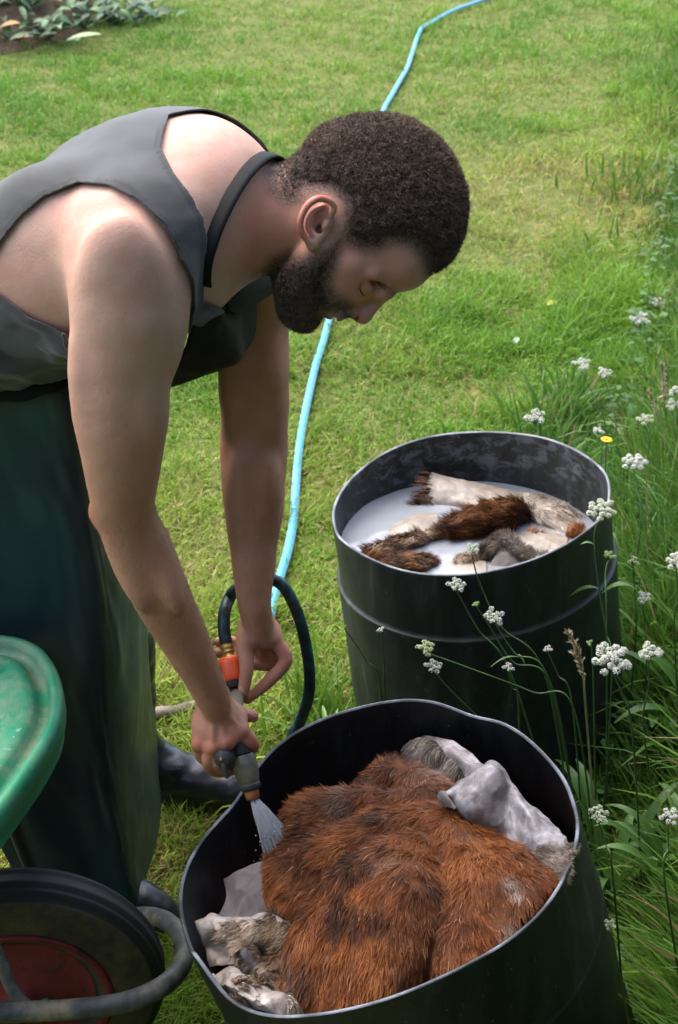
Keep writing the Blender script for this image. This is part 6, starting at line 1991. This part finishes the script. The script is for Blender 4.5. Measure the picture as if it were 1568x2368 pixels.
weed('dark coarse leaves spreading over the picture edge under the umbels', .80, 1.95, 12, .26, .05, .25, (.04, .10, .022))
for x, y, lb in ((.62, 1.5, 'lush weed right of the front barrel, level with its middle'), (.75, 1.62, 'lush weed below the umbel at the picture edge'), (.55, 1.25, 'lush weed lowest against the front barrel'), (.70, 1.45, 'lush weed at the picture edge beside the front barrel'),
                 (.85, 1.8, 'lush weed outside the picture edge past the largest umbel'), (.68, 2.05, 'lush weed below the flat umbel next to the largest one'), (.9, 2.2, 'lush weed half outside the picture beside the rear barrel'), (.8, 2.6, 'lush weed in tall grass behind the rear barrel')):
    weed(lb, x, y, 13, .30, .045, .3, (.052, .125, .024), up0=1.0)

# ------------------------------------------------------------------ flower bed in the far corner
m_bedsoil, nt, b = mat('brown_soil', rough=0.95, spec=0.1)
nt.links.new(ramp(nt, noise(nt, 14, 8, 0.7), [(0.3, (0.04, 0.028, 0.017)), (0.55, (0.085, 0.060, 0.038)), (0.75, (0.13, 0.095, 0.06))]), b.inputs['Base Color'])
bump(nt, b, noise(nt, 40, 6, .7), 0.8, 0.03)
a = np.linspace(0, 2 * np.pi, 64, endpoint=False)
rr_ = np.linspace(0.001, 1.0, 16)
V = np.concatenate([np.column_stack([-2.05 + 0.80 * r * np.cos(a) * (1 + .06 * np.sin(5 * a)), 8.6 + 0.80 * r * np.sin(a) * (1 + .06 * np.sin(4 * a + 1)), 0 * a]) for r in rr_])
V[:, 2] = gz(V[:, 0], V[:, 1]) + 0.02 * np.repeat(1 - rr_ ** 4, 64) + 0.025 * fbm(V, 5, 3, 5) * np.repeat(1 - rr_ ** 2, 64) + 0.003
tag(mesh_obj('soil_bed', V, [grid_faces(16, 64, wrap=True)], m_bedsoil), 'bare brown soil of the flower bed in the far corner', kind='structure')
def leafy(label, x, y, n, L, W, H, cols):
    rg = np.random.default_rng(int(abs(x) * 991 + y * 77))
    b3 = np.array([x, y, gz(np.array([x]), np.array([y]))[0]])
    r = empty('bedding_plant', b3, label, 'plant', 'leafy plants in the far bed')
    mb = MB(); st = MB()
    for k in range(n):
        a = rg.uniform(0, 2 * np.pi); h = H * rg.uniform(.2, 1)
        p = b3 + np.array([rg.normal() * .09, rg.normal() * .09, h])
        V, F = tube(spline([b3, (b3 + p) / 2 + rg.normal(size=3) * .01, p], 5), .003, 4, False); st.add(V, F)
        d = np.array([math.cos(a), math.sin(a), rg.uniform(-.3, .5)])
        c = np.array(cols[rg.integers(len(cols))]) * rg.uniform(.7, 1.25)
        V, F, Cc = leaf_blade(p, d, [0, -.3, 1], L * rg.uniform(.6, 1.2), W * rg.uniform(.7, 1.2), rg.uniform(.2, .7), c, 0, 6)
        mb.add(V, F, Cc)
    mb.build('foliage', m_leaf, r, True, True); st.build('stem', m_stem, r)
G1 = [(.03, .085, .03), (.05, .13, .04), (.10, .19, .08)]
G2 = [(.05, .12, .045), (.10, .18, .09), (.035, .09, .035)]
BP = [(-1.52, 8.05, 22, .10, .040, .12, G1, 'dark ivy like clump at the bed edge near the lawn'), (-1.36, 8.30, 24, .10, .04, .16, G1, 'dense dark clump nearest the lawn at the picture top'), (-1.66, 8.25, 22, .11, .04, .18, G2, 'grey green leafy clump in the middle of the far bed'),
      (-1.20, 8.50, 22, .13, .050, .14, G2, 'silvery broad leaves at the far end of the bed'), (-1.42, 8.62, 16, .11, .04, .15, G1, 'small leafy clump behind the grey green one'), (-1.78, 8.35, 24, .12, .05, .18, G1, 'broad leafy clump at the picture corner'),
      (-1.55, 8.60, 24, .12, .045, .2, G1, 'tall dark clump cut by the picture top'), (-1.95, 8.20, 18, .12, .05, .18, G2, 'pale leafy clump beyond the picture corner'), (-1.05, 8.70, 18, .11, .04, .12, G1, 'low dark clump at the far tip of the bed'), (-1.70, 8.0, 12, .09, .03, .10, G1, 'sparse low clump on the bare soil')]
for x, y, n, L, W, H, cols, lb in BP: leafy(lb, x, y, n, L, W, H, cols)
def fallen(label, px, py, L, W, ang, col, z=0.035):
    P = atz(px, py, z)
    V, F, Cc = leaf_blade(P, [math.cos(ang), math.sin(ang), .05], [0, -.2, 1], L, W, .15, col, 0, 10)
    tag(mesh_obj('fallen_leaf', V, F, m_leaf, None, True, {'col': Cc}), label, 'leaf', 'loose leaves on the ground')
fallen('big yellow leaf at the picture corner above the bed', 5, 14, .17, .06, .1, (.55, .45, .12), .14)
fallen('buff dead leaf below the bed near the picture edge', 28, 90, .13, .03, -.2, (.48, .36, .20), .05)
fallen('pale green fallen leaf on the lawn in front of the bed', 155, 93, .18, .05, .1, (.30, .42, .20), .05)
fallen('orange brown leaf on the bare soil', 2, 62, .10, .05, .2, (.38, .22, .07), .12)
fallen('small yellow leaf on the lawn right of his face', 1258, 706, .05, .024, .2, (.42, .45, .05))
fallen('pale grey green leaf on the lawn below the yellow one', 1190, 795, .04, .02, 1.2, (.28, .36, .22))

# ------------------------------------------------------------------ hedge out of view behind the viewer, added to shade this side
def shade_hedge(name, label, a, b_, h, w, seed):
    rg = np.random.default_rng(seed)
    a, b_ = np.array(a, float), np.array(b_, float)
    L = np.linalg.norm(b_ - a); d = (b_ - a) / L; s = np.array([-d[1], d[0]])
    prof = np.array([(-.42, 0), (-.5, .3), (-.46, .8), (-.3, .97), (0, 1.0), (.3, .97), (.46, .8), (.5, .3), (.42, 0)])
    nl = int(L / 0.2) + 2
    t = np.linspace(0, L, nl)
    V = np.concatenate([np.column_stack([a[0] + d[0] * tt + s[0] * prof[:, 0] * w, a[1] + d[1] * tt + s[1] * prof[:, 0] * w, prof[:, 1] * h]) for tt in t])
    V = V + 0.18 * np.column_stack([fbm(V, 1.3, 3, seed), fbm(V, 1.3, 3, seed + 1), 0.6 * fbm(V, 1.3, 3, seed + 2)]); V[:, 2] = np.maximum(V[:, 2], 0)
    F = grid_faces(nl, 9)
    r = empty(name, (a[0], a[1], 0), label, 'shade_hedge')
    mesh_obj('inner_mass', V, [F], plain('hedge_inner', (.02, .035, .012), .9, .1, 0, .3, 8, 0), r)
    n = int(L * 900)
    R, Ti, W = scatter(V, F, n, rg)
    D = rg.normal(size=(n, 3)); D /= np.linalg.norm(D, axis=1)[:, None]
    Vs, Fs, Cs = strands(R, D, D, .10, .06, np.array([.035, .075, .02]) * rg.uniform(.5, 1.5, n)[:, None])
    o = mesh_obj('foliage', Vs, Fs, m_leaf, r, False, {'col': Cs})
shade_hedge('shade_hedge', 'unseen added hedge along the near end of the lawn', (-6, -2.4), (6, -2.4), 3.8, 1.2, 5)
shade_hedge('shade_hedge', 'unseen added hedge beyond the verge on the far side of the umbels', (1.75, -1.6), (2.25, 2.6), 2.3, 0.8, 9)  # second unseen screen of leaves, added to darken verge and front barrel

# ------------------------------------------------------------------ unseen tree, added so its crown shades the near lawn
def shade_tree(label, x, y, h, blobs, n, seed):
    rg = np.random.default_rng(seed)
    r = empty('unseen_shade_tree', (x, y, 0), label, 'tree')
    V, F = tube(spline([(x, y, -.05), (x + .05, y + .03, 1.2), (x + .02, y + .1, h * .55), (x + .1, y + .3, h * .8)], 24), np.linspace(.17, .06, 24), 14)
    mesh_obj('trunk', V, F, plain('bark', (.10, .08, .06), .9, .1, 0, .4, 20, .6), r)
    lb = MB()
    P = []
    for bx, by, bz, br, bw in blobs:
        V, F = tube(spline([(x + .03, y + .1, h * .5), ((x + bx) / 2, (y + by) / 2, (h * .55 + bz) / 2 + .2), (bx, by, bz)], 14), np.linspace(.06, .015, 14), 8); lb.add(V, F)
        k = int(n * bw)
        q = rg.normal(size=(k, 3)); q = q / np.linalg.norm(q, axis=1)[:, None] * (rg.random(k) ** .45)[:, None] * np.array(br)
        P.append(q + np.array([bx, by, bz]))
    lb.build('limbs', plain('bark_limb', (.10, .08, .06), .9, .1, 0, .4, 20, .6), r)
    P = np.vstack(P); m = len(P)
    D = rg.normal(size=(m, 3)) * np.array([1, 1, .6]); D /= np.linalg.norm(D, axis=1)[:, None]
    Vs, Fs, Cs = strands(P, D, D + np.array([0, 0, -.3]), rg.uniform(.10, .17, m), rg.uniform(.05, .085, m), np.array([.045, .095, .022]) * rg.uniform(.6, 1.4, m)[:, None])
    mesh_obj('crown', Vs, Fs, m_leaf, r, False, {'col': Cs})
shade_tree('unseen leafy tree added overhead to shade the near end of the lawn', 2.3, -0.6, 5.0,
           [(0.2, 0.2, 4.6, (1.5, 1.2, .8), 1.0), (1.6, 0.9, 4.4, (1.3, 1.3, .9), 1.0), (-1.2, -0.3, 4.9, (1.3, 1.2, .8), .8), (2.6, 2.2, 3.9, (1.1, 1.2, .9), .9), (1.2, -0.8, 5.6, (1.6, 1.3, .8), .8)], 2600, 3)
